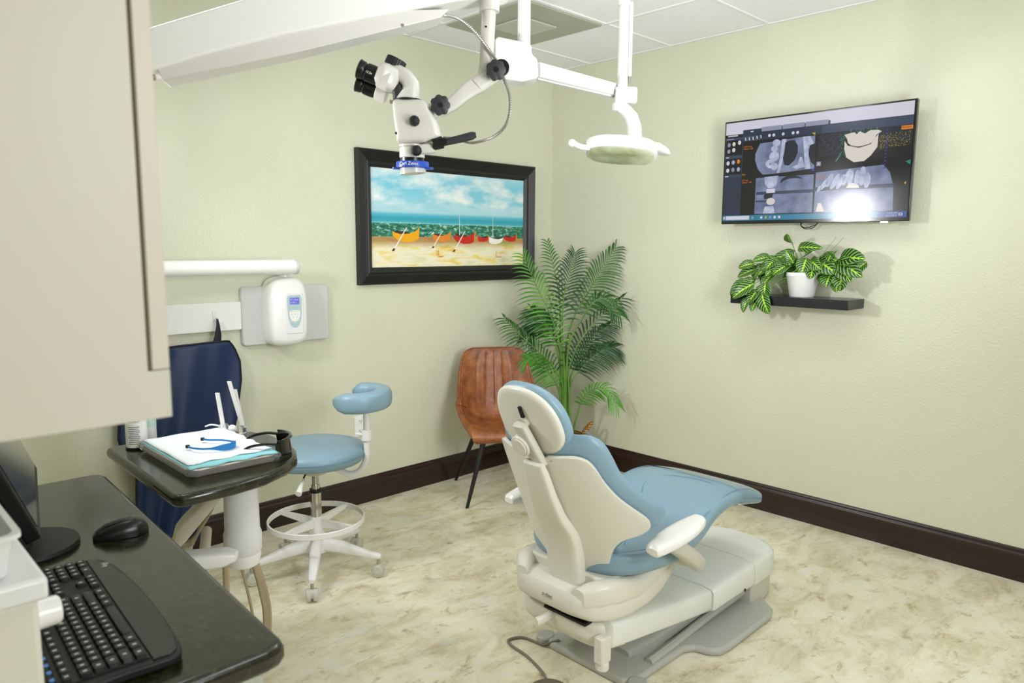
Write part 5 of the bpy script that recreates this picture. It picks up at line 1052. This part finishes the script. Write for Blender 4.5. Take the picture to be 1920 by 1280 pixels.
def key(x, y, lx, ly, cap):
    global kmesh
    b = BM(); rings(b, [sring((x, y, z), (1, 0, 0), (0, 1, 0), lx/2*s, ly/2*s, 7, 16) for z, s in ((.0205, 1), (.0265, .9), (.0272, .82))])
    if ly < .045:
        n0 = len(b.faces); prism(b, [(-.0028, -.002), (.0028, -.002), (.0028, .002), (-.0028, .002)], .0, .0003, (x, y, .0272), (1, 0, 0), (0, 1, 0)); b.faces.ensure_lookup_table()
        for f in b.faces[n0:]: f.material_index = 1
    return t.part('key', b, [M_keyc, M_print], body_, ang=30)
M_keyc = mat('key_black', '#131411', .45); M_print = mat('key_print', '#B9BDB4', .6)
nk = 0
yN, yF = -kl/2+.018, kl/2-.018
for ri, (x, rr) in enumerate(rowsx):
    segs_ = []
    if ri == 0: segs_ = [1.3, 1.1, 1.2, 5.6, 1.2, 1.1, 1.3]
    elif ri == 1: segs_ = [2.2]+[1]*10+[2.6]
    elif ri == 2: segs_ = [1.7]+[1]*11+[2.1]
    elif ri == 3: segs_ = [1.5]+[1]*12+[1.3]
    elif ri == 4: segs_ = [1]*13+[1.8]
    else: segs_ = [1]*13
    y = yN; tot = sum(segs_); u_ = .298/tot
    for s in segs_:
        yy = y+s*u_/2; key(x, yy, .0165 if ri < 5 else .012, s*u_-.0028, 0)
        y += s*u_; nk += 1
for ri, x in enumerate((.027, .008, -.011, -.030, -.049)):
    if ri in (0,): ys = [.096, .115, .134]
    elif ri == 1: ys = [.115]
    elif ri in (3, 4): ys = [.096, .115, .134]
    else: ys = []
    if ri == 0: npad = [(.162+.0095, 2), (.201, 1), (.220, 1)]
    else: npad = [(.162, 1), (.182, 1), (.201, 1), (.220, 1)]
    for y in ys: 
        if nk < 99: key(x, y, .0165, .0165, 0); nk += 1
    for y, s in npad:
        if nk < 100: key(x, y, .0165, .0168*s, 0); nk += 1
t.part('logo', textbm('logi', .016, axes((.066, .175, .0217), (.1, 1, 0), (-1, .1, 0)), .0002), M_print, body_)
b = BM(); 
for k in range(5): cyl(b, (-.088, -.20+.025*k, .019), (-.088, -.20+.025*k, .0205), .005, seg=12)
t.part('media_keys', b, mat('blue_print', '#4E86C8', .4), body_)

# white dispenser in the corner of the frame, and the bin on it
bz = 1.04
t = Thing('white_dispenser', (-3.74, -2.28, kz), 'white boxy dispenser with a side knob at the bottom left corner', 'dispenser')
b = BM(); box(b, (-3.756, -2.27, (kz+bz-.03)/2), (.300, .30, bz-.03-kz)); bd = t.part('body', b, mat('cream_plastic', '#DAD7C9', .4), bevel=.008, segs=3)
b = BM(); box(b, (-3.753, -2.275, bz-.014), (.312, .325, .030)); t.part('lid', b, M_frost, bevel=.006, segs=3)
b = BM(); lathe(b, [(.026, 0), (.026, .006), (.021, .008), (.020, .034), (.017, .037)], (-3.606, -2.35, bz-.085), (1, 0, 0), 32); t.part('knob', b, M_white, bd)
b = BM(); box(b, (-3.705, -2.421, bz-.12), (.07, .003, .07)); t.part('window', b, M_gloss, bd, bevel=.001)
t = Thing('plastic_bin', (-3.74, -2.31, bz), 'translucent white plastic bin standing on top of the white dispenser', 'bin')
b = BM(); rings(b, [[Vector((-3.725+u, -2.31+v, bz+.002+z)) for u, v in rrect(a_, c_, .016, 6)] for a_, c_, z in ((.17, .20, 0), (.18, .21, .004), (.20, .23, .055), (.212, .242, .056), (.212, .242, .062), (.196, .226, .062), (.176, .206, .008))]); t.part('tub', b, M_frost)
